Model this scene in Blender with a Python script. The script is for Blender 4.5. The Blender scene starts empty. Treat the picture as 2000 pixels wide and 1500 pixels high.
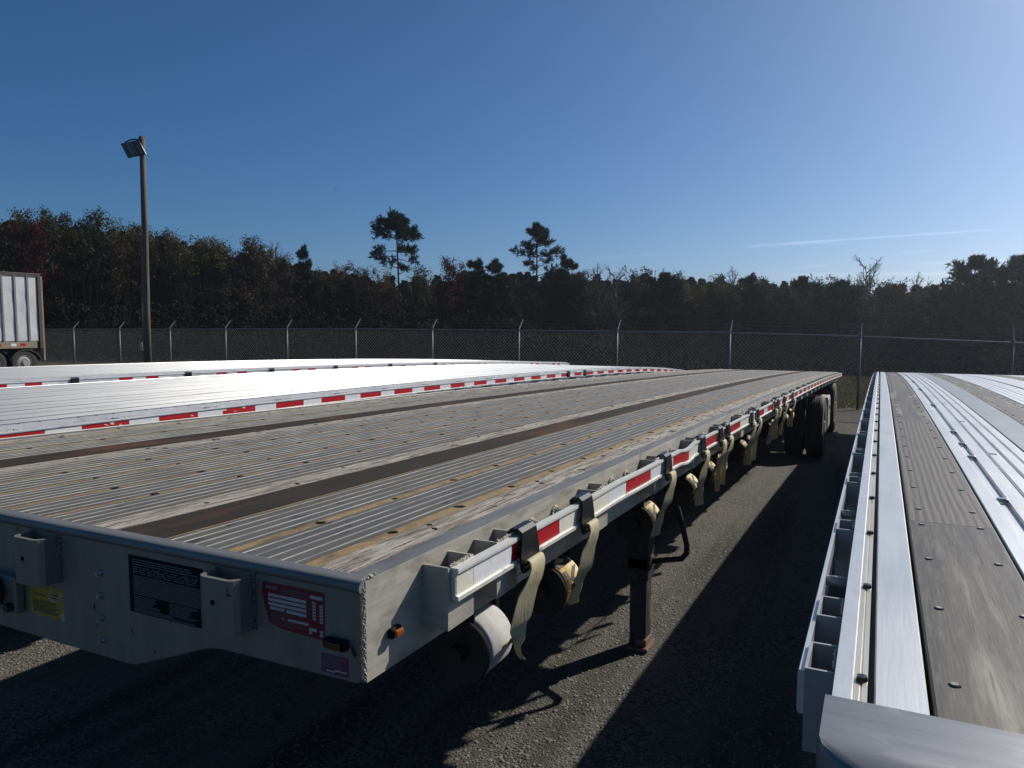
import bpy, math, random
import numpy as np
from mathutils import Vector
R = math.radians
rnd = random.Random(7)
scene = bpy.context.scene
COL = scene.collection
CAMZ = 1.98                       # camera height above the lot

# ------------------------------------------------------------------ camera
cam_d = bpy.data.cameras.new('camera')
cam_d.sensor_width = 36; cam_d.lens = 26.1
cam_d.clip_start = 0.02; cam_d.clip_end = 5000
cam = bpy.data.objects.new('camera', cam_d); COL.objects.link(cam)
cam.location = (0, 0, CAMZ)
cam.rotation_euler = (R(90 - 4.495), 0, R(26.4))
scene.camera = cam

# ------------------------------------------------------------------ light
SUN_AZ, SUN_EL = 28.5, 32.5       # from +Y towards +X
sun_dir = Vector((math.sin(R(SUN_AZ)) * math.cos(R(SUN_EL)), math.cos(R(SUN_AZ)) * math.cos(R(SUN_EL)), math.sin(R(SUN_EL))))
sl = bpy.data.lights.new('sun', 'SUN'); sl.energy = 5.0; sl.angle = R(0.53); sl.color = (1.0, 0.945, 0.86)
so = bpy.data.objects.new('sun', sl); COL.objects.link(so)
so.rotation_euler = (-sun_dir).to_track_quat('-Z', 'Y').to_euler()

world = bpy.data.worlds.new('World'); scene.world = world; world.use_nodes = True
nt = world.node_tree; nt.nodes.clear()
wo = nt.nodes.new('ShaderNodeOutputWorld'); bg = nt.nodes.new('ShaderNodeBackground')
sky = nt.nodes.new('ShaderNodeTexSky'); sky.sky_type = 'NISHITA'; sky.sun_disc = False
sky.sun_elevation = R(SUN_EL); sky.sun_rotation = R(SUN_AZ)
sky.altitude = 0; sky.air_density = 0.7; sky.dust_density = 1.25; sky.ozone_density = 7.5
bg.inputs['Strength'].default_value = 0.078
tc = nt.nodes.new('ShaderNodeTexCoord')
def wmath(op, a, b=None, clamp=False):
    n = nt.nodes.new('ShaderNodeMath'); n.operation = op; n.use_clamp = clamp
    for i, q in enumerate((a, b)):
        if q is None: continue
        if isinstance(q, (int, float)): n.inputs[i].default_value = q
        else: nt.links.new(q, n.inputs[i])
    return n.outputs[0]
def wdot(vec):
    n = nt.nodes.new('ShaderNodeVectorMath'); n.operation = 'DOT_PRODUCT'
    nt.links.new(tc.outputs['Generated'], n.inputs[0]); n.inputs[1].default_value = vec
    return n.outputs['Value']
wn = nt.nodes.new('ShaderNodeTexNoise'); wn.inputs['Scale'].default_value = 14; wn.inputs['Detail'].default_value = 5
wmap = nt.nodes.new('ShaderNodeMapping'); wmap.inputs['Scale'].default_value = (1, 1, 7)
nt.links.new(tc.outputs['Generated'], wmap.inputs[0]); nt.links.new(wmap.outputs[0], wn.inputs['Vector'])
# thin high contrails (directions of their two ends, half width, strength)
STREAKS = [((-0.1615, 0.9818, 0.1002), (0.1371, 0.9844, 0.1066), 0.0011, 0.75),
           ((-0.1700, 0.9810, 0.0995), (-0.0400, 0.9935, 0.1026), 0.0022, 0.45),
           ((-0.3471, 0.9339, 0.0870), (-0.2512, 0.9635, 0.0930), 0.0020, 0.22),
           ((-0.1049, 0.9919, 0.0711), (-0.0557, 0.9957, 0.0750), 0.0017, 0.42),
           ((0.0073, 0.9974, 0.0721), (0.22, 0.9730, 0.0700), 0.0017, 0.6),
           ((-0.1489, 0.9868, 0.0641), (0.24, 0.9690, 0.0540), 0.0016, 0.55),
           ((0.0122, 0.9962, 0.0857), (0.0542, 0.9948, 0.0867), 0.0018, 0.28)]
total = None
for a, b, wdt, st in STREAKS:
    a = Vector(a).normalized(); b = Vector(b).normalized()
    n = a.cross(b).normalized(); m = (a + b).normalized(); t = n.cross(m).normalized()
    half = abs((b - a).dot(t)) / 2
    dn = wmath('ABSOLUTE', wdot(n)); dn = wmath('DIVIDE', dn, wdt)
    g = wmath('POWER', 2.718, wmath('MULTIPLY', wmath('MULTIPLY', dn, dn), -1.0))
    dt = wmath('DIVIDE', wmath('ABSOLUTE', wdot(t)), half)
    ends = wmath('MULTIPLY', wmath('SUBTRACT', 1.0, dt, True), 2.5, True)
    fw = wmath('GREATER_THAN', wdot(m), 0.0)
    s = wmath('MULTIPLY', wmath('MULTIPLY', g, ends), wmath('MULTIPLY', fw, st))
    total = s if total is None else wmath('ADD', total, s)
brk = wmath('MULTIPLY', wmath('SUBTRACT', wn.outputs['Fac'], 0.22), 2.0, True)
total = wmath('MULTIPLY', total, brk, True)
mixs = nt.nodes.new('ShaderNodeMix'); mixs.data_type = 'RGBA'; mixs.blend_type = 'ADD'
hsv = nt.nodes.new('ShaderNodeHueSaturation'); hsv.inputs['Hue'].default_value = .494; hsv.inputs['Value'].default_value = 1.03; hsv.inputs['Saturation'].default_value = 1.12; nt.links.new(sky.outputs[0], hsv.inputs['Color'])
nt.links.new(total, mixs.inputs[0]); nt.links.new(hsv.outputs[0], mixs.inputs[6])
mixs.inputs[7].default_value = (3.0, 3.0, 3.0, 1)
nt.links.new(mixs.outputs[2], bg.inputs['Color']); nt.links.new(bg.outputs[0], wo.inputs[0])

scene.view_settings.view_transform = 'Standard'; scene.view_settings.look = 'None'
scene.view_settings.exposure = 0.0; scene.view_settings.gamma = 1.0
scene.view_settings.use_curve_mapping = False
scene.render.engine = 'CYCLES'

# ------------------------------------------------------------------ materials
MATS = {}
def mat(name, c1, c2=None, rough=0.6, metal=0.0, scale=(8, 8, 8), detail=4, lo=0.35, hi=0.65, bump=0.0, bscale=None,
        c3=None, s3=(2, 2, 2), lo3=0.5, hi3=0.7, aniso=0.0, rough2=None, spec=None, rnd_amt=0.0, sheen=0, emit=None, c4=None, s4=(20, 20, 20), lo4=0.6, hi4=0.66, trans=0.0):
    if name in MATS: return MATS[name]
    m = bpy.data.materials.new(name); m.use_nodes = True; MATS[name] = m
    t = m.node_tree; N = t.nodes; L = t.links
    b = N['Principled BSDF']; b.inputs['Roughness'].default_value = rough; b.inputs['Metallic'].default_value = metal
    if spec is not None: b.inputs['Specular IOR Level'].default_value = spec
    co = N.new('ShaderNodeTexCoord')
    def noise(sc, det):
        mp = N.new('ShaderNodeMapping'); mp.inputs['Scale'].default_value = sc; L.new(co.outputs['Object'], mp.inputs[0])
        n = N.new('ShaderNodeTexNoise'); n.inputs['Scale'].default_value = 1; n.inputs['Detail'].default_value = det; n.inputs['Roughness'].default_value = 0.62
        L.new(mp.outputs[0], n.inputs['Vector']); return n.outputs['Fac']
    def ramp(f, l, h):
        r = N.new('ShaderNodeMapRange'); r.inputs['From Min'].default_value = l; r.inputs['From Max'].default_value = h; L.new(f, r.inputs['Value']); return r.outputs[0]
    def mix(f, a, bb):
        x = N.new('ShaderNodeMix'); x.data_type = 'RGBA'; L.new(f, x.inputs[0])
        for i, q in ((6, a), (7, bb)):
            if isinstance(q, tuple): x.inputs[i].default_value = (*q, 1)
            else: L.new(q, x.inputs[i])
        return x.outputs[2]
    col = None; n1 = None
    if c2 is not None:
        n1 = noise(scale, detail); col = mix(ramp(n1, lo, hi), c1, c2)
        if rough2 is not None:
            r = N.new('ShaderNodeMapRange'); r.inputs['From Min'].default_value = lo; r.inputs['From Max'].default_value = hi
            r.inputs['To Min'].default_value = rough; r.inputs['To Max'].default_value = rough2
            L.new(n1, r.inputs['Value']); L.new(r.outputs[0], b.inputs['Roughness'])
    if c3 is not None: col = mix(ramp(noise(s3, 5), lo3, hi3), col if col is not None else c1, c3)
    if c4 is not None: col = mix(ramp(noise(s4, 3), lo4, hi4), col if col is not None else c1, c4)
    if rnd_amt and col is not None:
        oi = N.new('ShaderNodeObjectInfo'); hs = N.new('ShaderNodeHueSaturation')
        mr = N.new('ShaderNodeMapRange'); mr.inputs['To Min'].default_value = 1 - rnd_amt; mr.inputs['To Max'].default_value = 1 + rnd_amt
        L.new(oi.outputs['Random'], mr.inputs['Value']); L.new(mr.outputs[0], hs.inputs['Value']); L.new(col, hs.inputs['Color']); col = hs.outputs[0]
    if col is None: b.inputs['Base Color'].default_value = (*c1, 1)
    else: L.new(col, b.inputs['Base Color'])
    if bump:
        bn = noise(bscale or scale, 6); bp = N.new('ShaderNodeBump'); bp.inputs['Strength'].default_value = bump; bp.inputs['Distance'].default_value = 0.01
        L.new(bn, bp.inputs['Height']); L.new(bp.outputs[0], b.inputs['Normal'])
    if aniso:
        b.inputs['Anisotropic'].default_value = aniso
        tg = N.new('ShaderNodeCombineXYZ'); tg.inputs[0].default_value = 1.0; L.new(tg.outputs[0], b.inputs['Tangent'])
    if emit: b.inputs['Emission Color'].default_value = (*emit[:3], 1); b.inputs['Emission Strength'].default_value = emit[3]
    if trans:
        tr = N.new('ShaderNodeBsdfTranslucent'); ms = N.new('ShaderNodeMixShader'); ms.inputs[0].default_value = trans
        if col is not None: L.new(col, tr.inputs['Color'])
        else: tr.inputs['Color'].default_value = (*c1, 1)
        out = N['Material Output']; L.new(b.outputs[0], ms.inputs[1]); L.new(tr.outputs[0], ms.inputs[2]); L.new(ms.outputs[0], out.inputs[0])
    return m

alum_worn = mat('worn_deck_aluminium', (.086, .083, .074), (.130, .125, .113), .6, .15, (40, 2.2, 40), 6, .3, .7, .05, (120, 6, 120), (.125, .102, .071), (6, 1.4, 6), .46, .70, rough2=.7, c4=(.042, .038, .034), s4=(24, 10, 24), lo4=.61, hi4=.69)
rib_bright = mat('sunlit_rib_aluminium', (.46, .44, .39), (.17, .16, .135), .5, .3, (60, 5, 60), 4)  # sun catching the rib edges is put into a brighter rib colour
joint_dirt = mat('rust_stained_joint', (0.234, 0.1482, 0.0585), (0.2964, 0.2184, 0.117), .85, 0, (90, 25, 90), 6, .35, .65, .3, (200, 80, 200), (0.1092, 0.0702, 0.039), (20, 7, 20), .52, .7)
wood_grey = mat('weathered_apitong', (0.522, 0.468, 0.387), (0.18, 0.1485, 0.117), .9, 0, (95, 7, 60), 8, .38, .6, 1.0, (220, 12, 220), (0.54, 0.495, 0.423), (50, 4, 50), .52, .7, c4=(0.09, 0.0675, 0.054), s4=(120, 7, 60), lo4=.565, hi4=.63)
steel_rust = mat('dark_rusty_steel', (.029, .024, .021), (.042, .033, .027), .9, 0, (12, 5, 12), 6, .35, .65, .12, (90, 40, 90), (.10, .048, .027), (5, .9, 5), .52, .66, spec=.15)
rail_alum = mat('side_rail_aluminium', (0.3268, 0.3096, 0.2623), (0.4644, 0.4429, 0.3784), .5, .2, (5, 5, 70), 7, .3, .7, .08, (10, 10, 160), (0.2064, 0.1892, 0.1548), (10, 7, 16), .52, .72, rough2=.6)
rail_top = mat('side_rail_top_dark', (.125, .125, .122), (.18, .178, .172), .6, .1, (30, 4, 30), 5, .35, .65, .05, (80, 30, 80), (.09, .09, .092), (12, 4, 12), .55, .7)
rub_alum = mat('rub_rail_aluminium', (0.644, 0.6256, 0.5612), (0.736, 0.7176, 0.6532), .42, .2, (14, 30, 40), 5, .3, .7, .05, (50, 90, 90), (0.276, 0.2576, 0.23), (26, 20, 30), .60, .72)
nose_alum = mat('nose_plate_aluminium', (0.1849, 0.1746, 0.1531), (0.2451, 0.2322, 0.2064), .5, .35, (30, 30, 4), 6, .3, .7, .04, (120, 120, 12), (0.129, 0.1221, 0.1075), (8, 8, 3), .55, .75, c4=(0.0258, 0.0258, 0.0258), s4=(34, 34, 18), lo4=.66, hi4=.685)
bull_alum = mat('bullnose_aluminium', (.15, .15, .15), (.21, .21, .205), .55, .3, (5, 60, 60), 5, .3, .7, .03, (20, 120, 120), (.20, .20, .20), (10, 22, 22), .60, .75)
weld = mat('weld_metal', (.62, .57, .46), (.50, .45, .35), .55, 0, (220, 220, 220), 2, bump=.5)
weld_dark = mat('weld_dull', (.30, .28, .25), (.18, .17, .15), .6, .4, (220, 220, 220), 2, bump=.5)
tape_red = mat('reflective_red', (.46, .012, .020), (.38, .010, .018), .28, 0, (60, 60, 60), 3, bump=.04, bscale=(400, 400, 400), c4=(.65, .62, .58), s4=(38, 30, 38), lo4=.715, hi4=.73)
tape_red_worn = mat('reflective_red_worn', (.46, .012, .020), (.36, .010, .018), .35, 0, (60, 60, 60), 3, c4=(.66, .66, .64), s4=(30, 11, 36), lo4=.62, hi4=.635)
tape_white = mat('reflective_white', (.74, .745, .75), (.66, .66, .67), .3, 0, (60, 60, 60), 3, bump=.04, bscale=(400, 400, 400), c4=(.16, .15, .14), s4=(40, 46, 60), lo4=.70, hi4=.73)
tape_cream = mat('reflective_cream', (.72, .69, .58), (.64, .61, .51), .4, 0, (90, 60, 60), 3, c4=(.2, .19, .17), s4=(60, 56, 60), lo4=.72, hi4=.74)
black_paint = mat('black_hook_paint', (.010, .011, .012), (.015, .016, .017), .3, 0, (40, 40, 40), 3, spec=.3, c4=(.5, .5, .48), s4=(38, 38, 38), lo4=.725, hi4=.735)
black_steel = mat('black_painted_steel', (.016, .016, .017), (.028, .027, .026), .55, .2, (20, 20, 20), 4, c3=(.06, .035, .022), s3=(9, 9, 9), lo3=.60, hi3=.7)
leg_steel = mat('landing_leg_steel', (.020, .019, .019), (.035, .032, .030), .6, .2, (20, 20, 20), 4, c3=(.13, .07, .045), s3=(12, 12, 5), lo3=.54, hi3=.66)
rust_foot = mat('rusty_foot', (.20, .10, .065), (.11, .06, .04), .85, 0, (40, 40, 40), 5, bump=.5)
web_cream = mat('cream_webbing', (0.594, 0.522, 0.333), (0.486, 0.414, 0.243), .8, 0, (90, 9, 9), 3, .35, .65, .25, (20, 260, 20), (0.306, 0.252, 0.153), (16, 16, 16), .55, .7, trans=.12)
web_dark = mat('unlit_webbing', (.34, .26, .10), (.24, .18, .07), .85, 0, (60, 30, 30), 3)  # webbing returning to the roll, its lack of light put into the colour
web_white = mat('pale_webbing', (.52, .52, .52), (.42, .41, .385), .8, 0, (30, 30, 30), 3, bump=.3, bscale=(5, 330, 5), trans=.05)
web_yellow = mat('yellow_webbing', (.60, .40, .10), (.48, .30, .06), .75, 0, (30, 30, 30), 3, bump=.3, bscale=(5, 330, 5), c3=(.66, .55, .30), s3=(12, 12, 12), lo3=.42, hi3=.56)
web_black = mat('webbing_print_black', (.012, .012, .012), (.03, .028, .02), .7, 0, (200, 200, 200), 2)
rubber = mat('tyre_rubber', (.020, .020, .021), (.034, .033, .032), .8, 0, (14, 14, 14), 4, bump=.12, bscale=(60, 60, 60))
rim_mat = mat('wheel_rim', (.42, .41, .39), (.26, .24, .21), .5, .5, (9, 9, 9), 4)
box_alum = mat('toolbox_aluminium', (.42, .41, .36), (.52, .51, .46), .5, .3, (5, 30, 8), 4, c3=(.25, .23, .19), s3=(6, 6, 6), lo3=.56, hi3=.7)
amber = mat('amber_lens', (.30, .085, .01), (.20, .05, .006), .18, 0, (80, 80, 80), 2, spec=.6)
frame_dark = mat('chassis_paint', (.02, .02, .021), (.035, .034, .033), .6, .2, (9, 9, 9), 4)
bright_deck = mat('bright_deck_aluminium', (0.54, 0.54, 0.5265), (0.45, 0.45, 0.441), .40, .70, (50, 2.5, 50), 6, .3, .7, .08, (130, 5, 130), (0.378, 0.3735, 0.36), (9, 2.5, 9), .5, .72, aniso=.85, rough2=.52)
bright_rail = mat('bright_rail_aluminium', (.72, .72, .72), (.60, .60, .61), .4, .5, (20, 20, 40), 5, .3, .7, .04, (60, 20, 60), (.44, .43, .42), (16, 9, 16), .6, .75)
groove_dark = mat('groove_dark_grey', (.045, .045, .045), (.085, .08, .078), .85, 0, (40, 3, 40), 4)  # plain dark grey for deck grooves and floor pan
new_deck = mat('new_deck_aluminium', (.58, .59, .59), (.49, .50, .505), .36, .62, (22, 1.6, 22), 6, .3, .7, .035, (150, 7, 150), (.45, .455, .455), (6, 2.2, 6), .48, .76, rough2=.46, c4=(.50, .46, .38), s4=(11, 5, 11), lo4=.66, hi4=.78)
new_rail = mat('new_rail_aluminium', (.62, .63, .635), (.53, .54, .55), .38, .55, (18, 12, 30), 5, .3, .7, .04, (90, 20, 90), (.48, .48, .48), (9, 5, 9), .55, .75)
new_pocket = mat('new_pocket_aluminium', (.30, .305, .315), (.37, .375, .385), .5, .4, (14, 14, 14), 4)
new_bull = mat('new_nose_aluminium', (.165, .171, .180), (.215, .221, .229), .40, .6, (3, 70, 30), 6, .3, .7, .03, (8, 200, 30), (.26, .262, .268), (9, 16, 9), .58, .72)
gold_chan = mat('anodised_channel', (.60, .52, .38), (.66, .62, .53), .35, .7, (40, 4, 40), 4)
bolt_dark = mat('bolt_black', (.035, .036, .038), (.06, .06, .06), .4, .6, (60, 60, 60), 2)
bolt_dull = mat('screw_dull', (.26, .255, .245), (.17, .165, .155), .45, .7, (60, 60, 60), 2)
bolt_zinc = mat('bolt_zinc', (.50, .50, .50), (.36, .36, .36), .3, .9, (60, 60, 60), 2)
hole_dark = mat('screw_hole_grime', (.010, .009, .008), (.018, .016, .014), .95, 0, (90, 90, 90), 3, spec=.05)
new_wood = mat('oiled_apitong', (.085, .075, .061), (.046, .040, .033), .6, 0, (48, 1.6, 48), 6, .36, .64, .06, (220, 12, 220), (.27, .242, .195), (15, 1.05, 15), .515, .655, rough2=.48, spec=.25, c4=(.125, .112, .092), s4=(170, 12, 170), lo4=.50, hi4=.70)

def wavy_wood():
    m = bpy.data.materials.new('figured_apitong'); m.use_nodes = True; t = m.node_tree; N = t.nodes; L = t.links
    b = N['Principled BSDF']; b.inputs['Roughness'].default_value = .6; b.inputs['Specular IOR Level'].default_value = .3
    co = N.new('ShaderNodeTexCoord'); mp = N.new('ShaderNodeMapping'); mp.inputs['Scale'].default_value = (16, 1.25, 1)
    L.new(co.outputs['Object'], mp.inputs[0])
    w = N.new('ShaderNodeTexWave'); w.wave_type = 'BANDS'; w.bands_direction = 'X'; w.inputs['Scale'].default_value = 1.1
    w.inputs['Distortion'].default_value = 9; w.inputs['Detail'].default_value = 3; w.inputs['Detail Scale'].default_value = .35
    L.new(mp.outputs[0], w.inputs['Vector'])
    r = N.new('ShaderNodeMix'); r.data_type = 'RGBA'; L.new(w.outputs['Fac'], r.inputs[0])
    r.inputs[6].default_value = (.042, .036, .031, 1); r.inputs[7].default_value = (.15, .134, .112, 1)
    mp2 = N.new('ShaderNodeMapping'); mp2.inputs['Scale'].default_value = (150, 8, 1); L.new(co.outputs['Object'], mp2.inputs[0])
    n = N.new('ShaderNodeTexNoise'); n.inputs['Scale'].default_value = 1; n.inputs['Detail'].default_value = 5; L.new(mp2.outputs[0], n.inputs['Vector'])
    x = N.new('ShaderNodeMix'); x.data_type = 'RGBA'; x.blend_type = 'MULTIPLY'; x.inputs[0].default_value = .3
    L.new(r.outputs[2], x.inputs[6]); L.new(n.outputs['Color'], x.inputs[7]); L.new(x.outputs[2], b.inputs['Base Color'])
    bp = N.new('ShaderNodeBump'); bp.inputs['Strength'].default_value = .12; bp.inputs['Distance'].default_value = .01
    L.new(n.outputs['Fac'], bp.inputs['Height']); L.new(bp.outputs[0], b.inputs['Normal'])
    return m
figured_wood = wavy_wood()

# ------------------------------------------------------------------ mesh helpers
def wl(o):
    v = Vector((0, 0, 0))
    while o is not None: v += o.location; o = o.parent
    return v
def link(name, me, m, parent=None, loc=(0, 0, 0)):
    o = bpy.data.objects.new(name, me); COL.objects.link(o); o.location = loc
    if parent: o.parent = parent
    if m is not None and len(me.materials) == 0: me.materials.append(m)
    return o
def tag(o, label=None, cat=None, group=None, kind=None):
    if label: o['label'] = label
    if cat: o['category'] = cat
    if group: o['group'] = group
    if kind: o['kind'] = kind
    return o
def empty(name, loc, label, cat, group=None):
    o = bpy.data.objects.new(name, None); COL.objects.link(o); o.location = loc; o.empty_display_size = .2
    return tag(o, label, cat, group)
class MB:
    def __init__(s): s.v = []; s.f = []
    def add(s, vs, fs):
        n = len(s.v); s.v += [tuple(p) for p in vs]; s.f += [tuple(i + n for i in q) for q in fs]; return s
    def box(s, x0, x1, y0, y1, z0, z1):
        return s.add([(x0, y0, z0), (x1, y0, z0), (x1, y1, z0), (x0, y1, z0), (x0, y0, z1), (x1, y0, z1), (x1, y1, z1), (x0, y1, z1)],
                     [(3, 2, 1, 0), (4, 5, 6, 7), (0, 1, 5, 4), (1, 2, 6, 5), (2, 3, 7, 6), (3, 0, 4, 7)])
    def loft(s, rings, caps=True):            # rings: lists of equal length
        n = len(rings[0]); k = len(rings); vs = [p for r in rings for p in r]; fs = []
        for i in range(k - 1):
            for j in range(n):
                a = i * n + j; b = i * n + (j + 1) % n
                fs.append((a, b, b + n, a + n))
        if caps: fs.append(tuple(range(n - 1, -1, -1))); fs.append(tuple((k - 1) * n + j for j in range(n)))
        return s.add(vs, fs)
    def sweep(s, prof, ys, zf, caps=True):    # closed profile [(x,z)] swept along Y following zf
        return s.loft([[(x, y, z + zf(y)) for x, z in prof] for y in ys], caps)
    def sweepx(s, prof, xs):                  # closed profile [(y,z)] swept along X
        return s.loft([[(x, y, z) for y, z in prof] for x in xs])
    def prism(s, poly, d):                    # closed 3d polygon extruded by d
        d = Vector(d); a = [Vector(p) for p in poly]; return s.loft([a, [p + d for p in a]])
    def tube(s, pts, rad, n=8, caps=True):
        pts = [Vector(p) for p in pts]; rads = rad if isinstance(rad, (list, tuple)) else [rad] * len(pts); rings = []
        up = None
        for i, p in enumerate(pts):
            d = (pts[min(i + 1, len(pts) - 1)] - pts[max(i - 1, 0)]).normalized()
            if up is None: up = Vector((0, 0, 1)) if abs(d.z) < .9 else Vector((1, 0, 0))
            a = d.cross(up).normalized(); b = a.cross(d).normalized(); up = b
            rings.append([p + (a * math.cos(2 * math.pi * j / n) + b * math.sin(2 * math.pi * j / n)) * rads[i] for j in range(n)])
        return s.loft(rings, caps)
    def lathe(s, c, axis, prof, n=24):        # prof [(r, t)] closed ring profile around axis 'x','y','z'
        rings = []
        for j in range(n):
            a = 2 * math.pi * j / n; r = []
            for rr, t in prof:
                u, w = rr * math.cos(a), rr * math.sin(a)
                p = {'x': (t, u, w), 'y': (u, t, w), 'z': (u, w, t)}[axis]
                r.append((c[0] + p[0], c[1] + p[1], c[2] + p[2]))
            rings.append(r)
        m = len(prof); base = len(s.v); s.v += [p for r in rings for p in r]
        for j in range(n):
            for i in range(m):
                a = j * m + i; b = j * m + (i + 1) % m; c2 = ((j + 1) % n) * m + (i + 1) % m; d = ((j + 1) % n) * m + i
                s.f.append((base + a, base + b, base + c2, base + d))
        return s
    def disc(s, c, r, h, n=8, jit=0.0, up='z', rr=rnd):
        p0 = []; p1 = []
        for j in range(n):
            a = 2 * math.pi * j / n; q = r * (1 + rr.uniform(-jit, jit))
            u, w = q * math.cos(a), q * math.sin(a)
            if up == 'z': p0.append((c[0] + u, c[1] + w, c[2])); p1.append((c[0] + u * .85, c[1] + w * .85, c[2] + h))
            elif up == 'y': p0.append((c[0] + u, c[1], c[2] + w)); p1.append((c[0] + u * .8, c[1] + h, c[2] + w * .8))
            else: p0.append((c[0], c[1] + u, c[2] + w)); p1.append((c[0] + h, c[1] + u * .8, c[2] + w * .8))
        return s.loft([p0, p1])
    def lump(s, c, r, rr=rnd):
        c = Vector(c); d = [(1, 0, 0), (-1, 0, 0), (0, 1, 0), (0, -1, 0), (0, 0, 1), (0, 0, -1)]
        return s.add([c + Vector(q) * r * rr.uniform(.7, 1.3) for q in d], [(0, 2, 4), (2, 1, 4), (1, 3, 4), (3, 0, 4), (2, 0, 5), (1, 2, 5), (3, 1, 5), (0, 3, 5)])
    def ribbon(s, cs, ws, th=.0025):           # centres, half-width vectors
        rings = []
        for i, (c, w) in enumerate(zip(cs, ws)):
            c = Vector(c); w = Vector(w); d = (Vector(cs[min(i + 1, len(cs) - 1)]) - Vector(cs[max(0, i - 1)])).normalized()
            n = d.cross(w); n = n.normalized() * th / 2 if n.length > 1e-6 else Vector((th / 2, 0, 0))
            rings.append([c - w - n, c + w - n, c + w + n, c - w + n])
        return s.loft(rings)
    def mesh(s, name, smooth=False, off=(0, 0, 0)):
        import bmesh
        me = bpy.data.meshes.new(name); o = Vector(off)
        me.from_pydata([(p[0] - o.x, p[1] - o.y, p[2] - o.z) for p in s.v], [], s.f)
        bm = bmesh.new(); bm.from_mesh(me); bmesh.ops.recalc_face_normals(bm, faces=bm.faces); bm.to_mesh(me); bm.free()
        if smooth: me.polygons.foreach_set('use_smooth', [True] * len(me.polygons))
        me.update(); return me
    def build(s, name, m, parent=None, smooth=False, bevel=0.0, auto=None, kind=None):
        off = wl(parent) if parent else Vector((0, 0, 0))
        me = s.mesh(name, smooth or bool(auto), off); o = link(name, me, m, parent)
        if bevel:
            b = o.modifiers.new('bevel', 'BEVEL'); b.width = bevel; b.segments = 2; b.limit_method = 'ANGLE'; b.angle_limit = R(40)
        if auto: me.set_sharp_from_angle(angle=R(auto))
        if kind: o['kind'] = kind
        return o
def fastmesh(name, V, F):                      # numpy verts (n,3), faces (m,k)
    me = bpy.data.meshes.new(name); k = F.shape[1]
    me.vertices.add(len(V)); me.vertices.foreach_set('co', V.astype(np.float32).ravel())
    me.loops.add(F.size); me.loops.foreach_set('vertex_index', F.astype(np.int32).ravel())
    me.polygons.add(len(F)); me.polygons.foreach_set('loop_start', np.arange(0, F.size, k, dtype=np.int32))
    me.update(calc_edges=True); me.validate(); return me
def text_mesh(body, size):
    cu = bpy.data.curves.new('lettering', 'FONT'); cu.body = body; cu.size = size; cu.align_x = 'LEFT'
    o = bpy.data.objects.new('lettering', cu); COL.objects.link(o)
    dg = bpy.context.evaluated_depsgraph_get(); me = bpy.data.meshes.new_from_object(o.evaluated_get(dg))
    bpy.data.objects.remove(o); return me

# ------------------------------------------------------------------ ground
def sm(a, b, x):
    t = np.clip((x - a) / (b - a), 0, 1); return t * t * (3 - 2 * t)
def gz(x, y):
    e = np.interp(x, [-60, -31, -15.7, -3.5, -.45, 2.6, 10, 40], [.0, .08, .13, .04, -.03, -.12, -.2, -.2])
    far = 1 - sm(40, 90, np.abs(x)) * 0
    z = e * sm(6, 20, y) * (1 - sm(22, 30, y))
    z = z - 4.6 * sm(30.5, 44, y) * np.interp(x, [-70, -40, -20, -10], [.25, .35, .8, 1.0]) * (1 - sm(150, 320, y))
    return z - .11 * np.exp(-((y - 13.5) / 4.0) ** 2) * sm(-7, -3, x)
def gzf(x, y): return float(gz(np.array(x, float), np.array(y, float)))
xs = np.unique(np.concatenate([[-2500, -900, -400, -200, -120], np.arange(-80, 60, 2.0), np.arange(-8, 4, .5), [80, 120, 200, 400, 900, 2500]]))
ys = np.unique(np.concatenate([[-2500, -800, -200, -60, -20], np.arange(-10, 100, 2.0), np.arange(0, 26, .5), [120, 160, 250, 500, 1000, 3500]]))
GX, GY = np.meshgrid(xs, ys); V = np.c_[GX.ravel(), GY.ravel(), gz(GX, GY).ravel()]
nx = len(xs); ii = np.arange((len(ys) - 1) * (nx - 1)); a = (ii // (nx - 1)) * nx + ii % (nx - 1)
gme = fastmesh('ground', V, np.c_[a, a + 1, a + nx + 1, a + nx])
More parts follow.
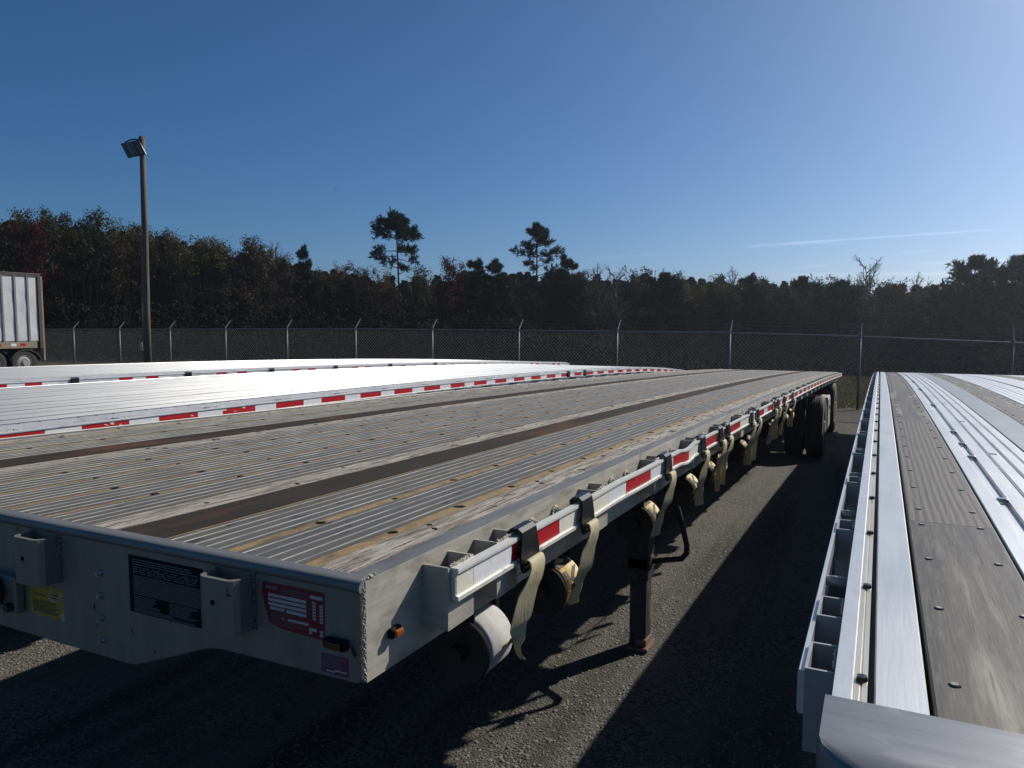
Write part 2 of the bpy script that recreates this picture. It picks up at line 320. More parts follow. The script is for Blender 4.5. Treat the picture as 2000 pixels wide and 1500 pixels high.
def ground_mat():
    m = bpy.data.materials.new('lot_surface'); m.use_nodes = True; t = m.node_tree; N = t.nodes; L = t.links
    b = N['Principled BSDF']; b.inputs['Roughness'].default_value = .9; b.inputs['Specular IOR Level'].default_value = .25
    co = N.new('ShaderNodeTexCoord')
    def noise(s, d, off=0):
        n = N.new('ShaderNodeTexNoise'); n.inputs['Scale'].default_value = s; n.inputs['Detail'].default_value = d; n.inputs['Roughness'].default_value = .65
        L.new(co.outputs['Object'], n.inputs['Vector']); return n.outputs['Fac']
    def rng(f, a, c):
        r = N.new('ShaderNodeMapRange'); r.inputs['From Min'].default_value = a; r.inputs['From Max'].default_value = c; L.new(f, r.inputs['Value']); return r.outputs[0]
    def mix(f, a, c, bl='MIX'):
        x = N.new('ShaderNodeMix'); x.data_type = 'RGBA'; x.blend_type = bl
        if isinstance(f, float): x.inputs[0].default_value = f
        else: L.new(f, x.inputs[0])
        for i, q in ((6, a), (7, c)):
            if isinstance(q, tuple): x.inputs[i].default_value = (*q, 1)
            else: L.new(q, x.inputs[i])
        return x.outputs[2]
    vo = N.new('ShaderNodeTexVoronoi'); vo.inputs['Scale'].default_value = 78; L.new(co.outputs['Object'], vo.inputs['Vector'])
    vb = N.new('ShaderNodeSeparateColor'); L.new(vo.outputs['Color'], vb.inputs[0])
    stone = mix(rng(vb.outputs[0], .1, .95), (0.057, 0.055, 0.050), (0.251, 0.236, 0.205))
    fines = mix(rng(noise(260, 3), .35, .65), (0.114, 0.108, 0.093), (0.213, 0.201, 0.173))
    lot = mix(rng(noise(1.6, 5), .42, .6), stone, fines)
    lot = mix(rng(noise(.5, 4), .5, .75), lot, (0.205, 0.186, 0.152))
    lot = mix(rng(noise(5, 4), .60, .72), lot, (0.076, 0.074, 0.068))
    mr_ = N.new('ShaderNodeMapping'); mr_.inputs['Scale'].default_value = (2.6, .22, 1); L.new(co.outputs['Object'], mr_.inputs[0])
    rt = N.new('ShaderNodeTexNoise'); rt.inputs['Scale'].default_value = 1; rt.inputs['Detail'].default_value = 4; L.new(mr_.outputs[0], rt.inputs['Vector'])
    lot = mix(rng(rt.outputs['Fac'], .48, .66), lot, (0.065, 0.062, 0.056))
    grass = mix(rng(noise(9, 5), .35, .65), (.050, .052, .022), (.085, .075, .034))
    grass = mix(rng(noise(1.2, 4), .5, .7), grass, (.10, .082, .046))
    litter = mix(rng(noise(40, 5), .35, .65), (.045, .035, .026), (.11, .082, .055))
    sp = N.new('ShaderNodeSeparateXYZ'); L.new(co.outputs['Object'], sp.inputs[0])
    ad = N.new('ShaderNodeMath'); ad.operation = 'MULTIPLY_ADD'; L.new(noise(.9, 5), ad.inputs[0]); ad.inputs[1].default_value = 2.2; L.new(sp.outputs['Y'], ad.inputs[2])
    col = mix(rng(ad.outputs[0], 15.0, 17.0), lot, mix(rng(noise(30, 5), .4, .6), (.06, .054, .046), (.15, .13, .10)))
    col = mix(rng(ad.outputs[0], 19.2, 20.4), col, grass)
    col = mix(rng(ad.outputs[0], 34.0, 36.0), col, litter)
    L.new(col, b.inputs['Base Color'])
    bp = N.new('ShaderNodeBump'); bp.inputs['Strength'].default_value = 1.0; bp.inputs['Distance'].default_value = .02
    hm = N.new('ShaderNodeMath'); hm.operation = 'MULTIPLY_ADD'; L.new(vo.outputs['Distance'], hm.inputs[0]); hm.inputs[1].default_value = -.8; L.new(noise(120, 5), hm.inputs[2])
    L.new(hm.outputs[0], bp.inputs['Height']); L.new(bp.outputs[0], b.inputs['Normal'])
    return m
tag(link('ground', gme, ground_mat()), 'dark gravelly asphalt lot running into grass and leaf litter', 'ground', kind='structure')

# ------------------------------------------------------------------ trailers
RAILH = .18
def ysamp(y0, y1, n=30): return [y0 + (y1 - y0) * i / n for i in range(n + 1)]
def strip_prof(xa, xb, typ):
    """closed profile for a deck strip between xa<xb, top at 0"""
    t = -.028
    if typ == 'wood': return [(xa, t), (xb, t), (xb, -.003), (xb - .003, -.001), (xa + .003, -.001), (xa, -.003)]
    if typ == 'steel': return [(xa, t), (xb, t), (xb, .001), (xa, .001)]
    if typ == 'joint': return [(xa - .0008, t), (xb + .0008, t), (xb + .0008, -.0015), (xa - .0008, -.0015)]
    if typ == 'flat': return [(xa, t), (xb, t), (xb, -.002), (xb - .002, 0), (xa + .002, 0), (xa, -.002)]
    if typ == 'alum': return [(xa, t), (xb, t), (xb, 0), (xa, 0)]
    if typ == 'chan':      # slotted plank with two raised flanges and a sunk channel
        p = [(xb, -.002), (xb - .002, 0)]
        for g0, g1 in ((.205, .216), (.157, .173), (.113, .125)): p += [(xa + g1, 0), (xa + g1 - .002, -.008), (xa + g0 + .002, -.008), (xa + g0, 0)]
        if xa > 1.1: p = [(xb, -.002), (xb - .002, 0)]
        p += [(xa + .070, 0), (xa + .069, -.012), (xa + .046, -.012), (xa + .044, -.002), (xa + .040, -.002), (xa + .038, 0), (xa + .002, 0), (xa, -.002)]
        return [(xa, t), (xb, t)] + p
    if typ == 'bright':
        n = max(2, int(round((xb - xa) / .045))); p = [(xa, t), (xb, t)]; w = (xb - xa) / n
        for i in range(n):
            q = xb - i * w
            p += [(q, -.0025), (q - .004, 0), (q - w + .004, 0)]
        p += [(xa, -.0025)]; return p
def deck(tr, XR, W, zf, y0, y1, lay, mats):
    """lay: strips as (offset from right edge, end, type), mirrored about the centre line"""
    ys = ysamp(y0, y1, 34); done = []
    for a, b, typ in lay:
        for side in ((1, -1) if b < W / 2 - 1e-4 else (0,)):
            if side == 1: xa, xb = XR - b, XR - a
            elif side == -1: xa, xb = XR - W + a, XR - W + b
            else: xa, xb = XR - b, XR - a
            nm = {'wood': 'wood_plank', 'steel': 'steel_strip', 'joint': 'plank_joint', 'flat': 'deck_plank', 'alum': 'deck_plank', 'chan': 'deck_plank', 'bright': 'deck_plank'}[typ]
            m = MB().sweep(strip_prof(xa, xb, typ), ys, zf)
            o = m.build(nm, mats[typ], tr)
            if typ == 'alum':
                r = MB(); n = 5 if xb - xa > .15 else 4; w = (xb - xa) / n
                for i in range(n):
                    q = xa + w * (i + .5)
                    r.sweep([(q - .0021, -.001), (q + .0021, -.001), (q + .0015, .0010), (q - .0015, .0010)], ys, zf)
                r.build('ribs', mats['rib'], o, kind=None)
            done.append((o, xa, xb, typ))
    return done
def side_rails(tr, XR, W, zf, y0, y1, rail_m, top_m, rub_m, zrub=None, extra=()):
    ys = ysamp(y0, y1, 34); out = []
    for sgn, xe in ((1, XR), (-1, XR - W)):
        f = lambda d: xe - sgn * d
        pr = [(f(0), .002), (f(0), -RAILH), (f(.06), -RAILH), (f(.06), -RAILH + .008), (f(.008), -RAILH + .008), (f(.008), -.030), (f(.008), -.006), (f(.004), .002)]
        o = MB().sweep(pr, ys, zf).build('side_rail', rail_m, tr)
        MB().sweep([(f(.0045), -.005), (f(.0045), -.0005), (f(.055), -.0005), (f(.055), -.005)], ys, zf).build('rail_top_flange', top_m, o)
        out.append(o)
        if rub_m is not None:
            ysr = sorted(ysamp(y0 + .19, y1 - .02, 34) + list(extra)); zu = zrub or zf
            g = lambda d: xe + sgn * d
            pr = [(g(.058), -.018), (g(.074), -.018), (g(.0745), -.023), (g(.074), -.028), (g(.068), -.030), (g(.068), -.072), (g(.074), -.074), (g(.074), -.082), (g(.058), -.082)]
            out.append(MB().sweep(pr, ysr, zu).build('rub_rail', rub_m, tr))
    return out
def pocket_mesh(w=.0575, L_=.1, h=.125, th=.006):
    poly = [(0, 0), (w, 0), (w, L_), (0, L_), (0, L_ - th), (w - th, L_ - th), (w - th, th), (0, th)]
    m = MB(); m.loft([[(x, y, -.016 - h) for x, y in poly], [(x, y, -.016) for x, y in poly]]); return m.mesh('stake_pocket')
def spool_mesh():
    return MB().tube([(0.0, 0, -.052), (.058, 0, -.052)], .017, 12).mesh('spool', True)
def bead_mesh(seed, n=16, ln=.08, r=.0042):
    rr = random.Random(seed); m = MB()
    for i in range(n): m.lump((rr.uniform(-.002, .002), ln * i / (n - 1), rr.uniform(-.002, .0005)), r * rr.uniform(.7, 1.1), rr)
    return m.mesh('weld_bead', True)
def weld_ring_mesh(seed):
    rr = random.Random(seed); m = MB()
    for i in range(10):
        a = math.pi * (i / 9 * 1.15 - .08); m.lump((.004, math.cos(a) * .019, -.052 + math.sin(a) * .019), .0062, rr)
    return m.mesh('weld_bead', True)
PK = pocket_mesh(); SP = spool_mesh(); BEADS = [bead_mesh(i) for i in range(4)]; WRING = [weld_ring_mesh(10 + i) for i in range(3)]
def pockets(tr, xe, sgn, zf, pk, sp, pm, beads=True, far=99):
    base = wl(tr)
    for i, y in enumerate(pk):
        me = PK
        o = link('stake_pocket', me.copy() if False else me, None, tr, (xe - base.x, y - base.y, zf(y) - base.z)); o.scale = (sgn, 1, 1)
        if len(me.materials) == 0: me.materials.append(None)
        o.material_slots[0].link = 'OBJECT'; o.material_slots[0].material = pm
        if beads and y < far:
            b = link('weld_bead', BEADS[i % 4], weld, o, (.056, .01, -.0145))
    for i, y in enumerate(sp):
        o = link('spool', SP, None, tr, (xe - base.x, y - base.y, zf(y) - base.z)); o.scale = (sgn, 1, 1)
        if len(SP.materials) == 0: SP.materials.append(None)
        o.material_slots[0].link = 'OBJECT'; o.material_slots[0].material = pm
        if beads and y < far: link('weld_bead', WRING[i % 3], weld, o)
def tapes(rail, xface, zf, segs, z0=-.0705, z1=-.0315, sgn=1):
    for ya, yb, m in segs:
        ys = ysamp(ya, yb, 6)
        MB().sweep([(xface, z0), (xface + sgn * .0007, z0), (xface + sgn * .0007, z1), (xface, z1)], ys, zf).build('reflective_tape', m, rail)
def wheel(tr, cx, cy, cz, r=.49, w=.27, face=1, name='wheel'):
    wroot = MB().lathe((cx, cy, cz), 'x', [(r * .57, -w / 2 + .02), (r * .80, -w / 2), (r * .95, -w / 2 + .015), (r, -w / 2 + .05)] + sum([[(r, x - .018), (r - .014, x - .014), (r - .014, x - .004), (r, x)] for x in (-.055, -.018, .022, .06)], []) + [(r, w / 2 - .05), (r * .95, w / 2 - .015), (r * .80, w / 2), (r * .57, w / 2 - .02)], 40).build(name, rubber, tr, auto=35)
    rim = MB().lathe((cx, cy, cz), 'x', [(r * .575, -w / 2 + .03), (r * .575, w / 2 - .03), (r * .54, w / 2 - .025), (r * .50, w / 2 - .06), (r * .36, w / 2 - .09 + .05 * (face > 0)), (r * .20, w / 2 - .05), (r * .19, w / 2), (.005, w / 2), (.005, -w / 2 + .05)], 28).build('rim', rim_mat, wroot, auto=40)
    if face < 0: pass
    ln = MB()
    for k in range(10):
        a = 2 * math.pi * k / 10; ln.disc((cx + face * (w / 2 - .065), cy + math.cos(a) * r * .29, cz + math.sin(a) * r * .29), .016, face * .03, 6, up='x')
    ln.build('lug_nuts', bolt_zinc, rim, kind='stuff')
    return wroot
def chassis(tr, XR, W, zf, y0, y1, axles, leg_y, legs=True, rails=True):
    xc = XR - W / 2; ys = ysamp(y0 + .35, y1 - .15, 24)
    for s in (-1, 1):
        x = xc + s * .48
        dep = lambda y: .22 + .22 * float(sm(2.6, 4.2, np.array(y - y0))) - .12 * float(sm(9.5, 12, np.array(y - y0)))
        m = MB(); rings = []
        m.loft([[(x - .01, y, zf(y) - .06 - dep(y)), (x + .01, y, zf(y) - .06 - dep(y)), (x + .01, y, zf(y) - .06), (x - .01, y, zf(y) - .06)] for y in ys])
        m.loft([[(x - .06, y, zf(y) - .06 - dep(y) - .012), (x + .06, y, zf(y) - .06 - dep(y) - .012), (x + .06, y, zf(y) - .06 - dep(y)), (x - .06, y, zf(y) - .06 - dep(y))] for y in ys])
        m.build('main_beam', frame_dark, tr)
    y = y0 + .45
    while y < y1 - .2:
        z = zf(y); MB().box(XR - W + .062, XR - .062, y - .025, y + .025, z - .11, z - .03).build('crossmember', frame_dark, tr); y += .61
    MB().box(xc - .55, xc + .55, y0 + .3, y0 + 1.3, zf(y0) - .30, zf(y0) - .285).build('kingpin_plate', frame_dark, tr)
    for ya in axles:
        g = gzf(xc, ya)
        MB().tube([(xc - .95, ya, g + .49), (xc + .95, ya, g + .49)], .065, 10).build('axle', frame_dark, tr)
        for s in (-1, 1):
            MB().box(xc + s * .48 - .05, xc + s * .48 + .05, ya - .35, ya + .25, g + .56, zf(ya) - .2).build('suspension_hanger', frame_dark, tr)
            xo = xc + s * (W / 2 - .10)
            wheel(tr, xo, ya, gzf(xo, ya) + .485, face=s)
            wheel(tr, xo - s * .31, ya, gzf(xo - s * .31, ya) + .485, face=s)
    if legs:
        for s in (-1, 1):
            x = xc + s * .715; g = gzf(x, leg_y)
            o = MB().box(x - .066, x + .066, leg_y - .07, leg_y + .07, g + .44, zf(leg_y) - .10).build('landing_leg', leg_steel, tr, bevel=.008)
            MB().box(x - .052, x + .052, leg_y - .056, leg_y + .056, g + .02, g + .50).build('inner_leg', leg_steel, o, bevel=.006)
            MB().box(x - .06, x + .075, leg_y - .10, leg_y + .09, g + .003, g + .03).box(x - .012, x + .06, leg_y - .075, leg_y + .05, g + .03, g + .075).build('foot', rust_foot, o, bevel=.01)
            MB().tube([(x - .05 * s, leg_y - .02, g + .75), (xc + s * .48, leg_y + .75, zf(leg_y) - .35)], .02, 8).build('brace', leg_steel, o)

SHIFT = CAMZ
def zM(Y): return SHIFT - .444 - .0195 * (Y - 1) - .00085 * (Y - 1) ** 2
def zR(Y): return SHIFT - .478 - .003 * (Y - 1) - .0012 * (Y - 1) ** 2 - .00003 * (Y - 1) ** 3
def z2(Y): return SHIFT - .475 - .00178 * (Y - 1) ** 2 - .0048 * max(0., Y - 11.5) ** 2
def z3(Y): return SHIFT - .465 - .0017 * (Y - 1) ** 2

# ---- the worn flatbed in the middle
XM, WM, YM0, YM1 = -.786, 2.408, 1.0, 17.1
main = empty('flatbed_trailer', (XM - WM / 2, YM0, 0), 'worn grey flatbed trailer with rusty deck strips and winch straps, nose nearest the camera', 'trailer', 'parked flatbed trailers')
lay = [(.056, .139, 'wood'), (.140, .170, 'joint'), (.171, .338, 'alum'), (.339, .368, 'joint'), (.369, .540, 'alum'), (.541, .549, 'joint'), (.551, .688, 'steel'), (.691, .795, 'wood')]
edge = .797; wpl = (WM / 2 - edge) * 2 / 5
for k in range(5):
    a = edge + k * wpl
    if a + wpl <= WM / 2 - .01: lay += [(a + .0008, a + wpl - .022, 'alum'), (a + wpl - .0215, a + wpl + .0003, 'joint')]
    elif a < WM / 2: lay += [(a + .0008, a + wpl - .0008, 'alum')]
mm = {'wood': wood_grey, 'steel': steel_rust, 'joint': joint_dirt, 'alum': alum_worn, 'rib': rib_bright}
strips = deck(main, XM, WM, zM, YM0 + .035, YM1, lay, mm)
for o, xa, xb, typ in strips:                # dirt filled screw holes
    h = MB(); rr = random.Random(int(-xa * 1000)); ph = rr.uniform(0, .12)
    if typ == 'joint' and xb - xa > .01:
        y = 1.31 + (ph if xa < -1.2 else 0)
        while y < YM1 - .1:
            h.disc(((xa + xb) / 2 + rr.uniform(-.004, .004), y + rr.uniform(-.006, .006), zM(y) - .0018), rr.uniform(.009, .014), .0015, 9, .3, rr=rr); y += .292
    elif typ == 'wood':
        y = 1.25 + ph
        while y < YM1 - .1:
            for k in range(rr.choice((2, 3, 3))):
                h.disc((rr.uniform(xa + .015, xb - .015), y + rr.uniform(-.05, .05), zM(y) - .0018), rr.uniform(.006, .011), .0012, 9, .4, rr=rr)
            y += .292
    else: continue
    h.build('screw_holes', hole_dark, o, kind='stuff')
def zMr(Y): return zM(Y) - .011 * float(sm(2.98, 3.10, np.array(Y))) * (1 - float(sm(3.16, 3.26, np.array(Y)))) + .004 * float(sm(1.9, 2.2, np.array(Y))) * (1 - float(sm(2.2, 2.5, np.array(Y))))
sr = side_rails(main, XM, WM, zM, YM0 + .012, YM1, rail_alum, rail_top, rub_alum, zMr, [1.9 + .05 * k for k in range(30)])
rubM = sr[1]
PKY = [1.191] + [1.394 + .628 * k for k in range(25)]
SPY = sum([[1.686 + .628 * k, 1.842 + .628 * k] for k in range(24)], [])
pockets(main, XM, 1, zM, PKY, SPY, rail_alum, True, 9)
pockets(main, XM - WM, -1, zM, PKY[::2], [], rail_alum, False)
HOOKY = [1.51, 1.885, 2.755, 3.38, 3.80, 3.99, 4.80, 5.05, 5.90, 6.13, 6.55, 7.22]
seg = [(1.205, 1.270, tape_cream), (1.272, 1.443, tape_white), (1.444, 1.57, tape_red), (1.571, 1.716, tape_red), (1.717, 1.86, tape_cream), (1.93, 2.10, tape_cream), (2.101, 2.268, tape_white), (2.269, 2.555, tape_red), (2.556, 2.80, tape_white),
       (2.801, 2.872, tape_white), (2.873, 3.142, tape_red), (3.143, 3.36, tape_cream), (3.361, 3.495, tape_white), (3.496, 3.77, tape_red), (3.80, 4.0, tape_cream), (4.03, 4.434, tape_red), (4.435, 4.86, tape_cream)]
y = 4.95; k = 0
while y < YM1 - .3:
    ln = .28 if k % 2 else .18; seg.append((y, y + ln, tape_red if k % 2 else tape_white)); y += ln + .004; k += 1
tapes(rubM, XM + .068, zMr, seg)
# nose
NY = 1.0; zt = SHIFT - .444
def zz(r): return SHIFT + r
xcM = XM - WM / 2
outl = [(XM - .002, zz(-.4535)), (XM - .002, zz(-.615)), (XM - .010, zz(-.624)), (-1.10, zz(-.627)), (-1.135, zz(-.628)), (-1.165, zz(-.634)), (-1.20, zz(-.646)), (-1.345, zz(-.700)), (-1.375, zz(-.710)), (-1.405, zz(-.714))]
mir = [(2 * xcM - x, z) for x, z in reversed(outl)]
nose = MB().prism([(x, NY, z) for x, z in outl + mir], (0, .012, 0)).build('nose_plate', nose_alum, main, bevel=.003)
prof = [(NY + .034, zt - .012), (NY + .034, zt + .003), (NY + .016, zt + .0045), (NY + .004, zt + .0038), (NY - .002, zt + .001), (NY - .005, zt - .004), (NY - .005, zt - .010), (NY - .002, zt - .0155), (NY + .004, zt - .016), (NY + .014, zt - .016)]
MB().sweepx(prof, [XM - WM + .001, XM - WM * .66, XM - WM * .33, XM - .001]).build('bullnose', bull_alum, main, auto=60)
bm_ = MB(); rr = random.Random(3)
for i in range(60): bm_.lump((XM - .0006, NY + .008 + rr.uniform(-.003, .003), zz(-.452 - .165 * i / 59)), rr.uniform(.0014, .0024), rr)
for i in range(9): bm_.lump((XM - .004 + rr.uniform(-.006, .006), NY + .012 + .004 * i, zz(-.440) + rr.uniform(-.003, .002)), rr.uniform(.0025, .004), rr)
bm_.build('weld_bead', weld, nose, smooth=True)
MB().box(xcM - .62, xcM + .62, NY + .012, NY + .9, zz(-.716), zz(-.702)).build('coupler_plate', frame_dark, main)
def nose_pocket(x0, x1, ztop, zbot, yo):
    c = .016; poly = [(x0, NY), (x0, yo + c), (x0 + c * .3, yo + c * .3), (x0 + c, yo), (x1 - c, yo), (x1 - c * .3, yo + c * .3), (x1, yo + c), (x1, NY)]
    th = .008; c2 = .010
    inner = [(x1 - th, NY), (x1 - th, yo + th + c2), (x1 - th - c2, yo + th), (x0 + th + c2, yo + th), (x0 + th, yo + th + c2), (x0 + th, NY)]
    poly = poly + inner
    m = MB(); m.loft([[(x, y, zbot) for x, y in poly], [(x, y, ztop) for x, y in poly]])
    o = m.build('front_stake_pocket', nose_alum, nose)
    MB().disc(((x0 + x1) / 2 - .006, yo + .0005, (ztop + zbot) / 2 + .006), .006, -.0015, 12, up='y').build('drain_hole', hole_dark, o)
    w = MB()
    for i in range(20):
        z = zbot + (ztop - zbot) * i / 19
        w.lump((x1 + .002, NY - .002, z), rr.uniform(.003, .0048), rr); w.lump((x0 - .002, NY - .002, z), rr.uniform(.003, .0048), rr)
    w.build('weld_bead', weld_dark, o, smooth=True)
for x0, x1 in ((-1.130, -1.036), (-1.712, -1.617), (-2.36, -2.265), (-2.945, -2.85)): nose_pocket(x0, x1, zz(-.464), zz(-.568), .950)
def decal(name, x0, x1, z0, z1, m, items, parent=nose, clip=None):
    y = NY - .0006
    pts = clip or [(x0, z0), (x1, z0), (x1, z1), (x0, z1)]
    o = MB().prism([(x, y, z) for x, z in pts], (0, .0008, 0)).build(name, m, parent)
    by = {}
    for (a, b, c, d, mt) in items:           # fractions of the decal, from top left
        bb = by.setdefault(mt.name, (MB(), mt))[0]
        bb.box(x0 + (x1 - x0) * a, x0 + (x1 - x0) * b, y - .0005, y + .0002, z1 - (z1 - z0) * d, z1 - (z1 - z0) * c)
    for nme, (bb, mt) in by.items(): bb.build('printed_lines', mt, o, kind='stuff')
    return o
pl_black = mat('black_plate', (.006, .006, .007), (.010, .010, .010), .7, 0, (30, 30, 30), 3, spec=.15)
pl_white = mat('decal_white', (.45, .45, .45), (.36, .36, .36), .5, 0, (90, 90, 90), 3)
pl_grey = mat('decal_grey_print', (.15, .15, .15), (.10, .10, .10), .5, 0, (90, 90, 90), 3)
pl_red = mat('decal_red', (.17, .010, .022), (.13, .009, .018), .4, 0, (40, 40, 40), 3)
pl_purple = mat('decal_purple', (.16, .025, .09), (.12, .02, .07), .4, 0, (40, 40, 40), 3)
pl_yellow = mat('decal_yellow', (.40, .27, .03), (.33, .22, .025), .45, 0, (40, 40, 40), 3, c3=(.40, .37, .30), s3=(28, 28, 28), lo3=.56, hi3=.60)
pl_print = mat('decal_dark_print', (.05, .035, .02), (.09, .07, .04), .6, 0, (90, 90, 90), 2)
rr = random.Random(11); it = []
for i in range(3): it.append((.06, rr.uniform(.75, .95), .06 + i * .04, .075 + i * .04, pl_grey))
for i in range(4): 
    x = .06
    while x < .9: w = rr.uniform(.05, .16); it.append((x, min(.94, x + w), .19 + i * .035, .205 + i * .035, pl_grey)); x += w + .03
for i in range(11): it.append((.06, .96, .345 + i * .031, .361 + i * .031, pl_grey))
for i in range(7): it.append((.06, rr.uniform(.28, .42), .70 + i * .03, .714 + i * .03, pl_grey))
for i in range(8): it.append((.55, rr.uniform(.78, .95), .70 + i * .03, .714 + i * .03, pl_grey))
for i in range(3): it.append((.06, rr.uniform(.4, .9), .915 + i * .025, .928 + i * .025, pl_grey))
decal('specification_plate', -1.388, -1.170, zz(-.595), zz(-.474), pl_black, it)
it = [(.10, .68, .205 + .055 * i, .245 + .055 * i, pl_white) for i in range(0)]
for i in range(3): it.append((.10, .72, .235 + i * .095, .300 + i * .095, pl_white))
it += [(.13, .37, .515, .575, pl_white), (.40, .72, .52, .59, pl_white), (.42, .75, .705, .765, pl_white), (.33, .36, .70, .745, pl_white), (.78, .98, .10, .17, pl_white)]
for i in range(6): it += [(.82, .87, .23 + i * .067, .275 + i * .067, pl_white), (.93, .98, .27 + i * .067, .315 + i * .067, pl_white)]
it += [(.76, .88, .79, .85, pl_white), (.93, .98, .80, .85, pl_white), (.76, .80, .86, .92, pl_white), (.93, .98, .87, .93, pl_white)]
for i in range(3): it.append((.32, .74, .085 + i * .045, .10 + i * .045, pl_grey))
for i in range(7): it.append((.14, rr.uniform(.30, .74), .63 + i * .042, .642 + i * .042, pl_grey))
rd = decal('inspection_decal', -1.015, -.868, zz(-.560), zz(-.472), pl_red, it, clip=[(-.998, zz(-.549)), (-.970, zz(-.556)), (-.868, zz(-.560)), (-.867, zz(-.472)), (-1.012, zz(-.472)), (-1.016, zz(-.490)), (-1.010, zz(-.515))])
tm = text_mesh('FMCSA', .0085); to = link('lettering', tm, pl_white, rd); to.rotation_euler = (R(90), 0, 0)
to.location = Vector((-1.005, NY - .0012, zz(-.4845))) - wl(rd)
it = [(.05, rr.uniform(.7, .95), .06 + i * .075, .10 + i * .075, pl_grey) for i in range(9)] + [(.20, .50, .82, .90, pl_white), (.50, .95, .74, .82, pl_white)]
decal('registration_sticker', -.877, -.816, zz(-.617), zz(-.582), pl_purple, it)
it = [(.10, rr.uniform(.75, .9), .50 + i * .058, .525 + i * .058, pl_print) for i in range(7)] + [(.12, .5, .30, .33, pl_print), (.6, .88, .22, .25, pl_print), (.6, .88, .32, .35, pl_print)]
decal('warning_decal', -1.738, -1.612, zz(-.660), zz(-.588), pl_yellow, it)
for j in range(4):
    MB().disc((-1.482, NY - .0002, zz(-.528 - .0495 * j)), .0085, -.006, 12, up='y').disc((-1.482, NY - .006, zz(-.528 - .0495 * j)), .005, -.004, 8, up='y').build('rivet', bolt_zinc, nose, smooth=False)
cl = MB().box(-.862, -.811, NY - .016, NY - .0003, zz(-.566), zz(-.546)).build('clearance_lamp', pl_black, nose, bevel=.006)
MB().box(-.853, -.820, NY - .0195, NY - .0165, zz(-.562), zz(-.550)).build('lens', mat('shaded_amber_lens', (.085, .026, .006), (.06, .018, .004), .25, 0, (80, 80, 80), 2), cl, bevel=.003)  # same amber lens, shade on the nose put into a darker colour
s_ = MB().box(XM + .0003, XM + .012, 1.072, 1.104, zz(-.569), zz(-.549)).build('marker_lamp', pl_black, main, bevel=.004)
MB().box(XM + .0125, XM + .019, 1.076, 1.100, zz(-.566), zz(-.552)).build('lens', amber, s_, bevel=.003)
# glad hand and its bracket at the far side of the nose
gh = MB().box(-1.86, -1.755, NY - .022, NY - .0003, zz(-.662), zz(-.575)).build('air_line_bracket', nose_alum, main, bevel=.004)
pl_glad = mat('glad_hand_red', (.10, .018, .016), (.06, .015, .014), .55, .1, (40, 40, 40), 3)
MB().lathe((-1.83, NY - .045, zz(-.612)), 'y', [(.004, -.02), (.030, -.02), (.040, -.01), (.042, .012), (.030, .022), (.004, .022)], 20).box(-1.87, -1.80, NY - .062, NY - .042, zz(-.640), zz(-.615)).build('glad_hand', pl_glad, gh, auto=40)
MB().disc((-1.772, NY - .022, zz(-.645)), .012, -.014, 6, up='y').build('bolt', bolt_dark, gh)
MB().box(-1.905, -1.870, NY - .004, NY - .0003, zz(-.522), zz(-.465)).build('blank_plate', pl_black, main)
chassis(main, XM, WM, zM, YM0, YM1, (12.75, 15.82), 4.35)
# crank of the landing gear
MB().tube([(-1.235, 4.35, zz(-1.44)), (-1.08, 4.34, zz(-1.402)), (-1.02, 4.33, zz(-1.385)), (-.992, 4.33, zz(-1.35)), (-.990, 4.33, zz(-1.30)), (-1.02, 4.33, zz(-1.18)), (-1.07, 4.33, zz(-1.02)), (-1.085, 4.34, zz(-.95))], .017, 10).build('crank_handle', black_steel, main, smooth=True)
MB().box(-1.36, -1.20, 4.28, 4.42, zz(-1.48), zz(-1.40)).build('gear_box', leg_steel, main, bevel=.01)
# toolbox between the axles, mud flap and rear lamp bracket
zb = zM(14.3)
tb = MB().box(-1.20, -.795, 14.02, 14.62, zb - .96, zb - .40).build('toolbox', box_alum, main, bevel=.008)
MB().box(-.7945, -.786, 14.05, 14.59, zb - .93, zb - .44).build('toolbox_door', box_alum, tb, bevel=.004)
MB().box(-.7855, -.775, 14.28, 14.33, zb - .62, zb - .56).build('latch', bolt_dark, tb)
MB().box(-1.15, -.80, 16.62, 16.63, zM(16.6) - .95, zM(16.6) - .25).build('mud_flap', rubber, main)
MB().box(XM - WM + .01, XM - .01, YM1 - .06, YM1 + .004, zM(YM1) - .17, zM(YM1) - .004).build('rear_sill', rail_alum, main, bevel=.004)
# winches and straps
ROLLY = [1.47, 1.93, 2.80, 3.50, 3.97, 4.25, 5.0, 5.28, 6.36, 6.55, 7.40, 7.9]
ORD = ['first', 'second', 'third', 'fourth', 'fifth', 'sixth', 'seventh', 'eighth', 'ninth', 'tenth', 'eleventh', 'twelfth']
def hookmesh(yh):
    z = zM(yh); X = XM; m = MB(); w = .048
    pr = [(.050, -.030), (.048, -.012), (.054, -.006), (.070, -.006), (.077, -.012), (.079, -.030), (.080, -.060), (.080, -.088), (.084, -.098), (.092, -.098), (.092, -.092), (.087, -.090), (.084, -.060), (.083, -.028), (.081, -.009), (.071, -.001), (.053, -.001), (.043, -.010), (.045, -.032)]
    ws = [.82 if d[1] > -.04 else 1.0 for d in pr]
    rings = []
    for t in (-1, 1):
        rings.append([(X + d, yh + t * w * k, z + q) for (d, q), k in zip(pr, ws)])
    return m.loft(rings)
CREASE = random.Random(5)
